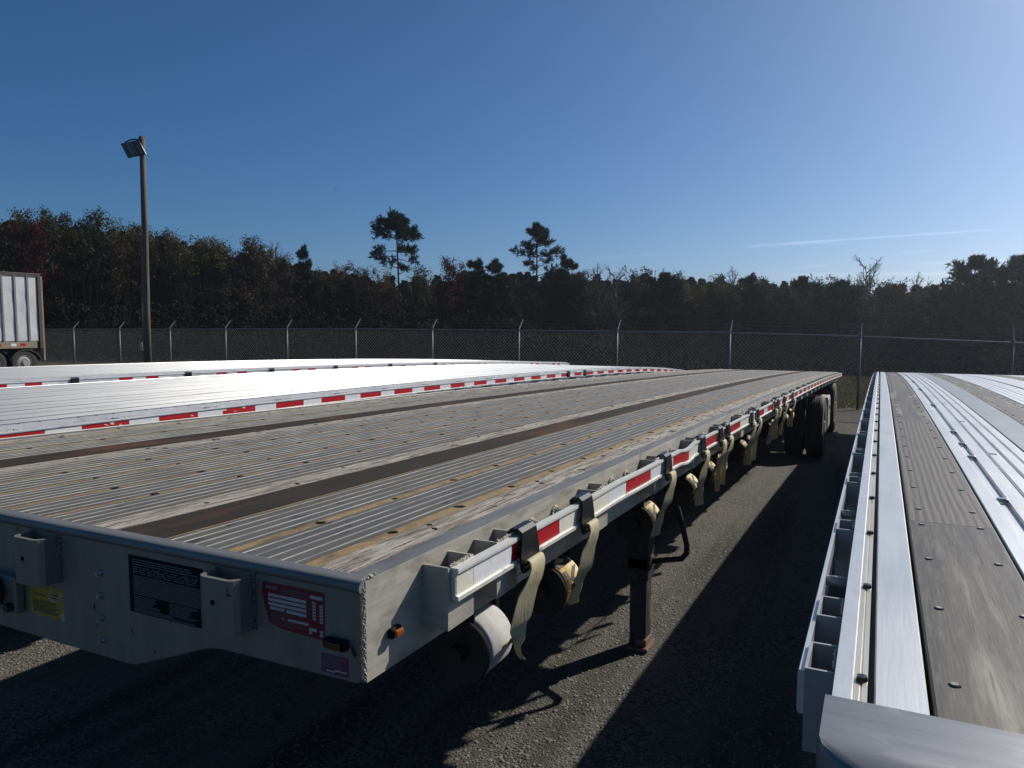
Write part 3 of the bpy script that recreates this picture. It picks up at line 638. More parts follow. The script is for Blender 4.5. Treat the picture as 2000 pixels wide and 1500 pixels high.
for i, (yh, yr) in enumerate(zip(HOOKY, ROLLY)):
    z = zM(yh); rr = random.Random(40 + i)
    lab = ORD[i] + ' winch strap from the nose of the worn flatbed, ' + ('wide pale roll on its winch' if i == 0 else 'yellow roll printed with black letters' if i in (1, 2) else 'cream webbing on its black hook')
    st = empty('winch_strap', (XM, yh, z), lab, 'strap', 'winch straps along the worn flatbed')
    hookmesh(yh).build('flat_hook', black_paint, st, bevel=.0015)
    drop = [.34, .36, .40, .42, .46, .44, .46, .50, .46, .44, .46, .44][i] * rr.uniform(.95, 1.05)
    x0 = XM
    hw = .035 if i == 0 else .031; tx = rr.uniform(-.014, .012); yo = (-.050 if i == 0 else -.018 if i == 1 else rr.uniform(-.03, .02)); tb2 = rr.uniform(.010, .024); ta = .12 if i == 1 else rr.uniform(-.9, .9); zb = z - .31 - drop * .32
    zb = z - .20 - drop * .28
    zb = z - .20 - drop * .30
    zk = z - .19 - rr.uniform(0, .05)                 # height of the twist
    cs = [(x0 + .090, yh, z - .094), (x0 + .084, yh, z - .084), (x0 + .089, yh, z - .073), (x0 + .099, yh, z - .074), (x0 + .103, yh - .001, z - .092), (x0 + .098, yh + yo * .2, z - .122), (x0 + .089, yh + yo * .5, z - .150), (x0 + .080, yh + yo * .8, zk + .03), (x0 + .073 + tx * .4, yh + yo * .95, zk + .012), (x0 + .069 + tx, yh + yo, zk - .012), (x0 + .066 + tx, yh + yo, zk * .6 + zb * .4), (x0 + .062 + tx * 1.6, yh + yo * .9, zk * .25 + zb * .75), (x0 + .064 + tx * 2, yh + yo * .7, zb)]
    ws = [(0, hw, 0), (0, hw, 0), (0, hw, 0), (0, hw * 1.03, 0), (0, hw * 1.05, 0), (.004, hw, 0), (.008, hw * .95, .002), (.012, hw * .80, .006), (.013, .016, .010), (.014, -.006 * ta, .003), (tb2, .014 * ta, 0), (tb2 * 1.1, .022 * ta, .003), (tb2 * 1.1, .026 * ta, .006)]
    # smooth the path
    P = [Vector(p) for p in cs]; Wv = [Vector(w) for w in ws]; C2 = []; W2 = []
    for k in range(len(P) - 1):
        p0, p1, p2, p3 = P[max(0, k - 1)], P[k], P[k + 1], P[min(len(P) - 1, k + 2)]
        for t in (0, .25, .5, .75):
            C2.append(.5 * ((2 * p1) + (p2 - p0) * t + (2 * p0 - 5 * p1 + 4 * p2 - p3) * t * t + (3 * p1 - p0 - 3 * p2 + p3) * t ** 3)); W2.append(Wv[k].lerp(Wv[k + 1], t))
    C2.append(P[-1]); W2.append(Wv[-1])
    MB().ribbon(C2, W2, .0028).build('webbing', web_cream, st, auto=50)
    MB().ribbon([(x0 + .066 + tx, yh + yo, zk - .01), (x0 + .050, yh + yo * .5 + .01, zk - .035), (x0 + .028, (yh + yr) / 2, zk * .4 + (z - .31) * .6), (x0 - .005, yr, z - .335), (x0 - .035, yr, z - .352)], [(.012, .010, 0), (.006, .022, 0), (0, .034, 0), (0, .040, 0), (0, .042, 0)], .0028).build('webbing', web_dark, st, auto=50)
    zr = zM(yr) - .278; rc = (XM - .040, zr); rad = .075 if i == 0 else .071 if i < 4 else .066
    wd = .05
    rm = MB().lathe((rc[0], yr, rc[1]), 'y', [(.022, -wd), (rad * .5, -wd), (rad * .52, -wd + .002), (rad * .8, -wd + .002), (rad * .82, -wd), (rad - .002, -wd), (rad, -wd + .003), (rad, wd - .003), (rad - .002, wd), (.022, wd)], 40)
    ro = rm.build('webbing_roll', web_white if i == 0 else web_yellow, st, auto=40)
    if 0 < i < 10:                                    # printed letters wrapped round the roll
        pm = MB()
        def wrap(poly, depth=.0012):
            a = []; b = []
            for ang, yy in poly:
                for lst, q in ((a, rad + .0002), (b, rad + depth)):
                    lst.append((rc[0] + q * math.cos(ang), yr + yy, rc[1] + q * math.sin(ang)))
            pm.loft([a, b])
        a0 = R(38 + (i * 47) % 40)
        def patch(a_, b_, ya, yb, ye=None, yf=None, n=5):
            ye = ya if ye is None else ye; yf = yb if yf is None else yf
            for q in range(n):
                t0 = q / n; t1 = (q + 1) / n
                wrap([(a_ + (b_ - a_) * t0, ya + (ye - ya) * t0), (a_ + (b_ - a_) * t1, ya + (ye - ya) * t1), (a_ + (b_ - a_) * t1, yb + (yf - yb) * t1), (a_ + (b_ - a_) * t0, yb + (yf - yb) * t0)])
        patch(a0, a0 - R(48), -.046, -.026)            # K: stem and two arms
        patch(a0, a0 - R(22), .020, .046, -.028, -.004)
        patch(a0 - R(22), a0 - R(48), -.026, -.002, .020, .046)
        patch(a0 + R(10), a0 + R(54), -.046, -.026)    # D above it
        patch(a0 + R(10), a0 + R(22), -.026, .036); patch(a0 + R(42), a0 + R(54), -.026, .036); patch(a0 + R(20), a0 + R(44), .018, .042)
        patch(a0 - R(60), a0 - R(72), -.046, .046); patch(a0 - R(86), a0 - R(98), -.046, .046); patch(a0 - R(72), a0 - R(86), -.046, -.024)
        pm.build('lettering', web_black, ro)
    # winch on the trailer
    wz = zM(yr) - RAILH
    wm = MB().box(XM - .115, XM - .008, yr - .062, yr - .055, zr - .06, wz - .002).box(XM - .115, XM - .008, yr + .055, yr + .062, zr - .06, wz - .002).box(XM - .115, XM - .008, yr - .062, yr + .062, wz - .001, wz + .006)
    wi = wm.build('winch', black_steel, main, bevel=.003)
    MB().tube([(rc[0], yr - .10, rc[1]), (rc[0], yr + .085, rc[1])], .02, 12).lathe((rc[0], yr - .068, rc[1]), 'y', [(.02, -.004), (rad * .98, -.004), (rad * 1.01, 0), (rad * .98, .004), (.02, .004)], 28).build('drum', black_steel, wi, auto=40)

# ---- bright flatbed behind, to its left
def bright_trailer(XR, zf, y0, y1, label, tape_fn, red, gcount, hooks):
    W = 2.41
    tr = empty('flatbed_trailer', (XR - W / 2, y0, 0), label, 'trailer', 'parked flatbed trailers')
    lay = [(.058, .092, 'joint'), (.093, .232, 'bright'), (.233, .268, 'joint'), (.269, .452, 'bright'), (.453, .475, 'joint'), (.476, .632, 'bright'), (.633, .668, 'joint'), (.669, .820, 'bright'), (.821, .845, 'joint'), (.846, 1.0, 'bright'), (1.001, 1.032, 'joint'), (1.033, 1.19, 'bright')]
    deck(tr, XR, W, zf, y0 + .02, y1, lay, {'bright': bright_deck, 'joint': groove_dark})
    MB().sweep([(XR - W + .09, -.05), (XR - .09, -.05), (XR - .09, -.034), (XR - W + .09, -.034)], ysamp(y0 + .05, y1 - .05, 20), zf).build('floor_pan', groove_dark, tr)
    s = side_rails(tr, XR, W, zf, y0, y1, bright_rail, bright_rail, bright_rail)
    pk = [y0 + .25 + .61 * k for k in range(int((y1 - y0 - .4) / .61))]
    pockets(tr, XR, 1, zf, pk, [p + .22 for p in pk] + [p + .38 for p in pk], bright_rail, True, 8)
    tapes(s[1], XR + .068, zf, tape_fn())
    bl = MB(); y = y0 + .1
    while y < y1: bl.disc((XR - .030, y, zf(y) + .0003), .007, .004, 6); y += .10
    bl.build('rail_bolts', bolt_zinc, s[0], kind='stuff')
    MB().box(XR - W, XR, y0 - .02, y0 + .018, zf(y0) - .27, zf(y0) + .008).build('nose_plate', bright_rail, tr, bevel=.01)
    for yh in hooks:
        z = zf(yh)
        MB().box(XR + .0755, XR + .084, yh - .038, yh + .038, z - .084, z - .010).box(XR + .045, XR + .084, yh - .038, yh + .038, z - .0095, z - .003).build('stake_clamp', black_paint, s[1], bevel=.002)
    chassis(tr, XR, W, zf, y0, y1, (12.6, 15.6), 4.2)
    return tr
def t2_tape():
    out = []; y = 2.40 - .455 * 2
    while y < 16.6: out += [(y, y + .265, tape_red_worn if y < 3.4 else tape_red), (y + .267, y + .453, tape_white)]; y += .455
    return out
bright_trailer(-3.718, z2, 1.15, 16.9, 'bright aluminium flatbed trailer just left of the worn grey one', t2_tape, tape_red, 7, (9.0, 9.6))
def t3_tape():
    out = []; y = 3.68
    while y < 16.4:
        q = y
        for m in (tape_red, tape_white, tape_red, tape_white): out.append((q, q + .150, m)); q += .152
        y += 1.22
    return out
bright_trailer(-6.90, z3, 1.3, 16.95, 'farthest bright aluminium flatbed trailer, nearest the light pole', t3_tape, tape_red, 7, (4.44, 5.73, 6.98, 8.2, 9.5, 10.8))

# ---- new flatbed under the camera, right
XN, WN, YN0, YN1 = -.041, 2.41, .78, 17.1
new = empty('flatbed_trailer', (XN + WN / 2, YN0, 0), 'new shiny flatbed trailer with brown wood strips at the right, nearest the camera', 'trailer', 'parked flatbed trailers')
XNR = XN + WN                                        # right edge; strips measured from it are mirrored
layN = [(.049, .111, 'flat'), (.117, .299, 'wood'), (.304, .556, 'chan'), (.562, .700, 'steel'), (.706, .900, 'wood'), (.905, 1.05, 'bright'), (1.056, 1.19, 'bright')]
new_steel = mat('grey_steel_strip', (.19, .20, .215), (.245, .255, .27), .45, .5, (24, 3, 24), 5, bump=.03)
mn = {'wood': new_wood, 'steel': new_steel, 'flat': new_deck, 'chan': new_deck, 'bright': new_deck, 'rib': new_deck}
dn = deck(new, XNR, WN, zR, YN0 + .20, YN1, [l for l in layN if l[2] != 'wood'], mn)
for a, b, typ in layN:
    if typ != 'wood': continue
    for xa, xb in ((XN + a, XN + b), (XNR - b, XNR - a)):
        cuts = [YN0 + .20, 2.07, 4.55, 7.2, 10.1, 13.4, YN1] if xa < .3 else [YN0 + .2, 3.1, 6.4, 9.3, 12.8, YN1]
        for k in range(len(cuts) - 1):
            o = MB().sweep(strip_prof(xa, xb, 'wood'), ysamp(cuts[k] + .001, cuts[k + 1] - .001, 10), zR).build('wood_plank', figured_wood if (k % 2 == 1 and xa < .3) else new_wood, new)
            sc = MB(); hd = MB(); y = cuts[k] + .14; q = 0
            while y < cuts[k + 1] - .03:
                for xx in ((xa + .028, xb - .030)):
                    hd.disc((xx, y + (.02 if xx > (xa + xb) / 2 else 0), zR(y) - .0012), .0085, .0010, 12); sc.disc((xx, y + (.02 if xx > (xa + xb) / 2 else 0), zR(y) - .0004), .0058, .0022, 10)
                y += .305
            if hd.v: hd.build('screw_recesses', hole_dark, o, kind='stuff'); sc.build('screw_heads', bolt_dull, o, kind='stuff')
sN = []
ysN = ysamp(YN0 + .20, YN1, 34)
for sgn, xe in ((-1, XN), (1, XNR)):
    f = lambda d: xe - sgn * d
    pr = [(f(0), 0), (f(0), -RAILH), (f(.06), -RAILH), (f(.06), -RAILH + .008), (f(.008), -RAILH + .008), (f(.008), -.030), (f(.024), -.030), (f(.024), -.002), (f(.022), 0)]
    o = MB().sweep(pr, ysN, zR).build('side_rail', new_rail, new); sN.append(o)
    MB().sweep([(f(.0245), -.030), (f(.041), -.030), (f(.041), -.0045), (f(.0345), -.0045), (f(.034), -.006), (f(.0315), -.006), (f(.031), -.0045), (f(.0245), -.0045)], ysN, zR).build('winch_track', gold_chan, o)
    MB().sweep([(f(.041), -.030), (f(.0485), -.030), (f(.0485), -.022), (f(.041), -.022)], ysN, zR).build('track_groove', groove_dark, o)
    y = 1.09
    while y < YN1:
        b = MB().disc((f(.0335), y, zR(y) - .0044), .0078, .0062, 14).disc((f(.0335), y, zR(y) + .0016), .0035, .0006, 8)
        b.build('track_bolt', bolt_dark, o, auto=40); y += .4064
    g = lambda d: xe + sgn * d
    pr = [(g(.0425), -.024), (g(.050), -.024), (g(.052), -.030), (g(.052), -.084), (g(.050), -.090), (g(.0425), -.090)]
    sN.append(MB().sweep(pr, ysamp(1.13, YN1 - .02, 34), zR).build('rub_rail', new_rail, new))
PKN = pocket_mesh(.0420, .102, .125, .0045); SPN = MB().tube([(0, 0, -.040), (.042, 0, -.040)], .011, 12).mesh('spool', True)
bN = wl(new)
for i, y in enumerate([1.121, 1.345] + [1.962 + .636 * k for k in range(24)]):
    if y > YN1 - .15: break
    for sgn, xe in ((-1, XN), (1, XNR)):
        o = link('stake_pocket', PKN, new_pocket, new, (xe - bN.x, y - bN.y, zR(y) - bN.z)); o.scale = (sgn, 1, 1)
        if y < 4 and sgn < 0: link('weld_bead', BEADS[i % 4], weld, o, (.002, .01, -.012))
for i in range(25):
    y = 1.62 + .62 * i
    for sgn, xe in ((-1, XN), (1, XNR)):
        o = link('spool', SPN, new_pocket, new, (xe - bN.x, y - bN.y, zR(y) - bN.z)); o.scale = (sgn, 1, 1)
zn = zR(.95)
pol = [(-.049, .977), (-.049, .868), (-.044, .850), (-.030, .832), (-.012, .818), (.012, .806), (.05, .797), (.12, .790), (1.164, .780)]
pol = pol + [(2.328 - x, y) for x, y in reversed(pol[:-1])]
MB().loft([[(x, y, zn - .16) for x, y in pol], [(x, y, zn + .012) for x, y in pol], [(1.164 + (x - 1.164) * .9985, .977 + (y - .977) * .96, zn + .018) for x, y in pol]]).build('nose_plate', new_bull, new, auto=50)
clips = MB()
for xx, yl in ((XN + .304 + .058, (2.45, 3.25, 3.62, 4.05, 5.6, 7.4, 9.0)), (XN + .304 + .140, (3.35, 4.55, 5.8, 7.6))):
    for y in yl:
        MB().box(xx - .014, xx + .012, y - .010, y + .010, zR(y) - .009, zR(y) + .0025).build('deck_clip', bolt_zinc, new, bevel=.002)
chassis(new, XNR, WN, zR, YN0, YN1, (12.7, 15.7), 4.1)

# ------------------------------------------------------------------ box trailer far left
XV, YV1, YV0, VB, VT = -29.5, 18.03, 4.4, 1.36, 4.0
van = empty('box_trailer', (XV - 1.3, YV1, 0), 'dented white ribbed box trailer parked before the woods at far left', 'trailer')
van_white = mat('van_panel', (0.558, 0.567, 0.567), (0.486, 0.495, 0.495), .5, .2, (2, 3, 3), 4, bump=.55, bscale=(1, 2.6, 1.6), c3=(0.432, 0.432, 0.423), s3=(3, 6, 2), lo3=.55, hi3=.75)
van_post = mat('van_post', (.16, .17, .175), (.20, .21, .21), .5, .3, (6, 6, 6), 3)
van_dark = mat('van_frame', (.05, .04, .037), (.08, .055, .048), .6, .2, (6, 6, 6), 4)
van_rail = mat('van_wood_rail', (.26, .21, .15), (.20, .16, .11), .7, 0, (9, 9, 9), 4)
MB().box(XV - 2.59, XV - .012, YV0, YV1 - .18, VB, VT - .05).build('body', van_post, van)
pcs = [YV1 - .18]; y = 17.47
while y > YV0: pcs.append(y); y -= .47
for k in range(len(pcs) - 1):
    dm = MB(); gy = [pcs[k + 1] + .035 + (pcs[k] - pcs[k + 1] - .07) * q / 6 for q in range(7)]; gzv = [VB + .04 + (VT - .16 - VB) * q / 24 for q in range(25)]; rv_ = random.Random(900 + k)
    dents = [(rv_.choice(gy), rv_.uniform(VB + .2, VT - .2), rv_.uniform(-.03, .012), rv_.uniform(.06, .22)) for q in range(5)]
    dm.add([(XV - .002 + sum(d * math.exp(-((yy - a_) ** 2 + (zz_ - b_) ** 2) / (2 * w_ * w_)) for a_, b_, d, w_ in dents), yy, zz_) for zz_ in gzv for yy in gy], [(r_ * 7 + c_, r_ * 7 + c_ + 1, r_ * 7 + c_ + 8, r_ * 7 + c_ + 7) for r_ in range(24) for c_ in range(6)])
    dm.box(XV - .011, XV - .009, pcs[k + 1] + .035, pcs[k] - .035, VB + .04, VT - .12).build('side_panel', van_white, van, auto=60)
    MB().box(XV - .011, XV + .03, pcs[k + 1] - .034, pcs[k + 1] + .034, VB, VT - .06).build('side_post', van_post, van)
MB().box(XV - 2.6, XV + .02, YV0, YV1, VT - .05, VT).build('roof', van_dark, van, bevel=.02)
MB().box(XV - .01, XV + .04, YV0, YV1 - .2, VT - .12, VT - .05).build('top_rail', van_dark, van)
br = MB().box(XV - .01, XV + .03, YV0, YV1 - .3, VB - .24, VB).build('bottom_rail', van_rail, van)
for k, y in enumerate((16.2, 16.75, 17.1)): MB().box(XV + .0305, XV + .033, y, y + .2, VB - .16, VB - .06).build('reflective_tape', tape_red if k % 2 == 0 else tape_white, br)
MB().box(XV - .12, XV + .035, YV1 - .175, YV1 - .07, VB - .25, VT - .05).build('rear_frame', van_dark, van)
MB().box(XV - .06, XV + .04, YV1 - .065, YV1, .62, VT - .1).build('rear_corner_post', van_rail, van)
MB().box(XV - 2.5, XV - .1, YV1 - .6, YV1 - .1, .95, VB - .25).build('rear_bogie_frame', van_dark, van)
fn = MB(); fr = []
for j in range(9):
    a = R(20 + 140 * j / 8); fr.append((17.30 + .62 * math.cos(a), .42 + .62 * math.sin(a)))
fn.loft([[(XV - .35, y_, z_), (XV + .01, y_, z_), (XV + .01, y_, z_ + .03), (XV - .35, y_, z_ + .03)] for y_, z_ in fr]).build('mud_guard', van_dark, van)
for ya in (17.28, 16.12):
    for xo in (XV - .16, XV - .48, XV - 2.44, XV - 2.12): wheel(van, xo, ya, gzf(xo, ya) + .48, .50, .27, 1 if xo > XV - 1.3 else -1)
for s in (-.5, -2.1): MB().box(XV + s - .05, XV + s + .05, 6.6, 6.72, gzf(XV + s, 6.6), VB).build('landing_leg', van_dark, van)
MB().box(XV - 2.2, XV - .4, YV0 + .2, 16, VB - .18, VB - .005).build('floor_beam', van_dark, van)

# ------------------------------------------------------------------ light pole
XP, YP = -24.8, 19.0; gp = gzf(XP, YP)
pole = empty('light_pole', (XP, YP, gp), 'tall wooden pole carrying tilted black floodlights inside the fence', 'light pole')
pole_wood = mat('pole_wood', (.125, .105, .078), (.075, .062, .045), .9, 0, (14, 14, 1.3), 6, bump=.5, bscale=(40, 40, 3), c3=(.08, .065, .05), s3=(5, 5, 1), lo3=.55, hi3=.7)
MB().tube([(XP, YP, gp - .2), (XP + .03, YP, 2.5), (XP + .12, YP, 5.5), (XP + .17, YP, 8.86)], [.135, .125, .108, .09], 14).build('wooden_pole', pole_wood, pole, smooth=True)
galv = mat('galvanised', (.155, .158, .16), (.21, .213, .215), .55, .3, (12, 12, 12), 4)
MB().tube([(XP - .19, YP - .02, gp), (XP - .17, YP - .02, 2.6), (XP - .10, YP - .03, 3.4), (XP - .01, YP - .03, 5.2), (XP + .06, YP - .03, 8.4)], .022, 8).build('conduit', galv, pole, smooth=True)
MB().box(XP - .24, XP - .17, YP - .12, YP - .06, gp + .95, gp + 1.25).build('switch_box', pl_white, pole)
flood_dark = mat('floodlight_black', (.018, .019, .020), (.03, .031, .032), .45, .3, (9, 9, 9), 3)
lens_grey = mat('floodlight_lens', (.055, .065, .065), (.075, .085, .085), .3, 0, (5, 5, 5), 3)
lens_rim = mat('floodlight_rim', (.60, .61, .62), None, .4, .5)
# two units seen from behind / below, tilted as one bank
cr, sr_ = math.cos(R(26.4)), math.sin(R(26.4))
def fl_pt(u, w, d=0.0):                                # u right, w up in the panel plane, d towards the camera
    cx, cz = XP - .15, 8.55
    tl = R(0)
    x = u; z = w
    return (cx + x * cr + d * sr_, YP - .25 + x * sr_ - d * cr, cz + z)
def quadbox(m, pts, d0, d1): m.loft([[fl_pt(u, w, d0) for u, w in pts], [fl_pt(u, w, d1) for u, w in pts]])
arm = MB().tube([fl_pt(-.22, .14, -.02), fl_pt(-.05, .24, -.05), fl_pt(.1, .26, -.05), (XP + .17, YP - .02, 8.80)], .028, 8); arm.box(XP + .09, XP + .23, YP - .09, YP + .07, 8.80, 8.93)
arm.build('mounting_bracket', flood_dark, pole)
for (u0, u1, sh, nb) in ((0, .33, .0, 2), (.36, 1.0, .0, 2)):
    # parallelogram: top edge shifted left of the bottom edge
    def pt(f, t):
        q = u0 + (u1 - u0) * f; return (-.36 + .665 * q + .25 * (1 - t), .09 + .13 * q - .51 * (1 - t))
    fl = MB(); quadbox(fl, [pt(0, 0), pt(1, 0), pt(1, 1), pt(0, 1)], -.03, .03)
    fo = fl.build('floodlight', flood_dark, pole)
    for k in range(nb):
        a, b = (k + .12) / nb, (k + .86) / nb
        q = MB(); quadbox(q, [pt(a, .05), pt(b, .05), pt(b, .94), pt(a, .94)], .031, .040); q.build('lens', lens_grey, fo)
    if u1 > .3:
        q = MB(); quadbox(q, [pt(1.0, 0), pt(1.03, 0), pt(1.03, 1), pt(1.0, 1)], -.02, .045); q.build('edge_trim', lens_rim, fo)

# ------------------------------------------------------------------ chain link fence
YF = 19.62
def railz(x): return CAMZ + float(np.interp(x, [-60, -31, -24.8, -15.7, -3.5, -.45, 2.6, 12], [-.15, -.153, -.14, -.105, -.183, -.262, -.38, -.55]))
fence = empty('chain_link_fence', (-.45, YF, gzf(-.45, YF)), 'long chain link fence with barbed wire arms along the woods', 'fence')
fx = [-.45 + 3.05 * k for k in range(-14, 5)]
def yf(x): return YF - .02 * (x + .45) * .9
for x in fx:
    g = gzf(x, yf(x)); rz = railz(x); term = False
    p = MB().tube([(x, yf(x), g - .05), (x, yf(x), rz + .02)], .029, 12).build('fence_post', galv, fence, smooth=True)
    MB().tube([(x, yf(x), rz + .0), (x, yf(x), rz + .05), (x + .02, yf(x) + .25, rz + .33)], [.034, .03, .016], 8).build('barb_arm', galv, p)
TR = MB().tube([(x, yf(x), railz(x)) for x in np.arange(-43, 12, .6)], .021, 8).build('top_rail', galv, fence, smooth=True)
for j, (dy, dz) in enumerate(((.08, .13), (.16, .22), (.24, .31))):
    w = MB().tube([(x, yf(x) + dy, railz(x) + dz - .02 * math.sin((x + .45) / 3.05 * math.pi) ** 2) for x in np.arange(-43, 12, .61)], .0018, 4)
    x = -43
    while x < 12: w.lump((x, yf(x) + dy, railz(x) + dz - .012), .0065); x += .13
    w.build('barbed_wire', galv, fence, kind='stuff')
ww = []; sp = .105; rw = .0030
xs_ = np.arange(-45, 12, sp)
Vc = []; Fc = []
def wire(pa, pb):
    d = np.array(pb) - np.array(pa); d /= np.linalg.norm(d); s1 = np.cross(d, [0, 1, 0]); s1 /= np.linalg.norm(s1); s2 = np.array([0, 1, 0.])
    o = len(Vc)
    for P in (pa, pb):
        for a in (0, 2.094, 4.189): Vc.append(np.array(P) + rw * (math.cos(a) * s1 + math.sin(a) * s2))
    for j in range(3): Fc.append((o + j, o + (j + 1) % 3, o + 3 + (j + 1) % 3, o + 3 + j))
for x in xs_:
    for dr in (1, -1):
        # straight diagonal split in two so it follows the rail and ground lines
        xa = x if dr > 0 else x + 1.72; xb = x + 1.72 if dr > 0 else x
        wire((xa, yf(xa) - .026 + .004 * dr, gzf(xa, YF) + .04), (xb, yf(xb) - .026 + .004 * dr, railz(xb) - .005))
cw = link('chain_link_mesh', fastmesh('chain_link_mesh', np.array(Vc) - np.array(wl(fence)), np.array(Fc)), galv, fence); cw['kind'] = 'stuff'
MB().tube([(x, yf(x) - .03, gzf(x, YF) + .05) for x in np.arange(-43, 12, .6)], .004, 4).build('tension_wire', galv, fence)

# ------------------------------------------------------------------ gravel and grass
def gravel(name, n, xr, yr_, seed, s0, s1, m, label):
    g = np.random.default_rng(seed); x = g.uniform(*xr, n); y = yr_[0] + (yr_[1] - yr_[0]) * g.random(n) ** 1.5; z = gz(x, y)
    s = s0 + (s1 - s0) * g.random(n) ** 3
    base = np.array([(1, 0, 0), (-1, 0, 0), (0, 1, 0), (0, -1, 0), (0, 0, .8), (0, 0, -.5)], float)
    ang = g.uniform(0, 6.28, n); c, q = np.cos(ang), np.sin(ang)
    B = base[None] * g.uniform(.55, 1.35, (n, 6, 1)); X = B[:, :, 0] * c[:, None] - B[:, :, 1] * q[:, None]; Y = B[:, :, 0] * q[:, None] + B[:, :, 1] * c[:, None]
    V = np.stack([X * s[:, None] + x[:, None], Y * s[:, None] + y[:, None], B[:, :, 2] * s[:, None] * .8 + z[:, None] + s[:, None] * .15], 2).reshape(-1, 3)
    F0 = np.array([(0, 2, 4), (2, 1, 4), (1, 3, 4), (3, 0, 4)]); F = (F0[None] + (np.arange(n) * 6)[:, None, None]).reshape(-1, 3)
    return tag(link(name, fastmesh(name, V, F), m), label, 'gravel', kind='stuff')
stone_m = mat('gravel_stone', (0.1224, 0.1174, 0.108), (0.2304, 0.2196, 0.1944), .8, 0, (45, 45, 45), 2, .3, .7, c4=(0.36, 0.3528, 0.3312), s4=(23, 23, 23), lo4=.66, hi4=.70)
gravel('gravel', 34000, (-3.0, -.3), (1.6, 11.5), 1, .0035, .013, stone_m, 'loose gravel strewn over the lot between the trailers')
gravel('gravel', 5000, (-6.2, -3.4), (1.8, 4.2), 2, .004, .013, stone_m, 'loose gravel under the nose of the worn flatbed')
def grass_blades(n, seed):
    g = np.random.default_rng(seed); x = g.uniform(-6, 9, n); y = 18.3 + 13.5 * g.random(n); keep = (y + .8 * np.sin(x * 1.7) + .5 * np.sin(x * 4.1)) > 18.9
    x, y = x[keep], y[keep]; n = len(x); z = gz(x, y); h = g.uniform(.03, .12, n); a = g.uniform(0, 6.28, n); w = g.uniform(.006, .012, n); l = g.uniform(-.06, .06, (n, 2))
    V = np.stack([np.c_[x - w * np.cos(a), y - w * np.sin(a), z - .005], np.c_[x + w * np.cos(a), y + w * np.sin(a), z - .005], np.c_[x + l[:, 0], y + l[:, 1], z + h]], 1).reshape(-1, 3)
    return link('grass', fastmesh('grass', V, np.arange(3 * n).reshape(-1, 3)), mat('grass_blade', (.11, .105, .035), (.15, .125, .05), .7, 0, (3, 3, 3), 4, trans=.15))
tag(grass_blades(110000, 4), 'short autumn grass along the foot of the fence', 'grass', kind='stuff')

# ------------------------------------------------------------------ trees
def tubes_np(segs, n=5):
    V = []; F = []
    for p0, p1, r0, r1 in segs:
        d = p1 - p0; L_ = np.linalg.norm(d)
        if L_ < 1e-6: continue
        d = d / L_; a = np.cross(d, [0, 0, 1.]) if abs(d[2]) < .95 else np.cross(d, [1., 0, 0]); a /= np.linalg.norm(a); b = np.cross(a, d); o = len(V)
        for P, r in ((p0, r0), (p1, r1)):
            for j in range(n): t = 2 * math.pi * j / n; V.append(P + r * (math.cos(t) * a + math.sin(t) * b))
        for j in range(n): F.append((o + j, o + (j + 1) % n, o + n + (j + 1) % n, o + n + j))
    return np.array(V), np.array(F)
def leaves_np(C, size, g, long=1.0, up=None, wid=.42):
    n = len(C); a = g.normal(size=(n, 3)); a /= np.linalg.norm(a, axis=1)[:, None]
    if up is not None: a = up / np.linalg.norm(up, axis=1)[:, None]
    b = np.cross(a, g.normal(size=(n, 3))); b /= np.linalg.norm(b, axis=1)[:, None]
    s = (size * g.uniform(.6, 1.4, n))[:, None]
    V = np.stack([C - a * s * long * .5, C + b * s * wid, C + a * s * long * .5, C - b * s * wid], 1).reshape(-1, 3)
    return V, np.arange(4 * n).reshape(-1, 4)
def polyline(p, d, L_, r0, r1, g, n=4, curve=.18, lift=.0):
    segs = []; P = p.copy(); d = d / np.linalg.norm(d); pts = [P.copy()]
    for i in range(n):
        d = d + g.normal(scale=curve, size=3) * .5 + np.array([0, 0, lift]); d /= np.linalg.norm(d); Q = P + d * L_ / n
        segs.append((P, Q, r0 + (r1 - r0) * i / n, r0 + (r1 - r0) * (i + 1) / n)); P = Q; pts.append(P.copy())
    return segs, pts, d
def broadleaf(seed, h=10., spread=2.0, start=.3, leaf=.17, dens=1.0, nb=30):
    g = np.random.default_rng(seed); segs = []; C = []
    tr, tp, _ = polyline(np.zeros(3), np.array([g.normal() * .04, g.normal() * .04, 1]), h * .97, h * .013, h * .0025, g, 9, .09, .12); segs += tr
    tp = np.array(tp)
    for k in range(nb):
        t = start + (1 - start) * (k + g.random()) / nb; f = t * (len(tp) - 1); i = min(int(f), len(tp) - 2); p = tp[i] + (tp[i + 1] - tp[i]) * (f - i)
        az = k * 2.4 + g.normal() * .4; q = (t - start) / (1 - start); L_ = spread * (.45 + .9 * math.sin(math.pi * min(1, q * .8 + .14))) * g.uniform(.6, 1.1)
        el = R(g.uniform(20, 50) + 20 * q); d = np.array([math.cos(az) * math.cos(el), math.sin(az) * math.cos(el), math.sin(el)])
        b, bp, d2 = polyline(p, d, L_, h * .0045 * (1.2 - q * .6), h * .001, g, 4, .3, .05); segs += b
        for j in range(1, 5):
            P = bp[j]
            for m in range(2):
                dd = d + g.normal(scale=.7, size=3); tw, twp, _ = polyline(P, dd, L_ * g.uniform(.2, .38), h * .0012, h * .0005, g, 2, .3, .05); segs += tw
                for z_ in twp[1:]:
                    n = int(g.choice((3, 6, 16)) * dens)
                    if n > 0: C.append(z_ + g.normal(scale=(.20, .20, .14), size=(n, 3)))
    C = np.concatenate(C) if C else np.zeros((0, 3)); return segs, C, leaf, g
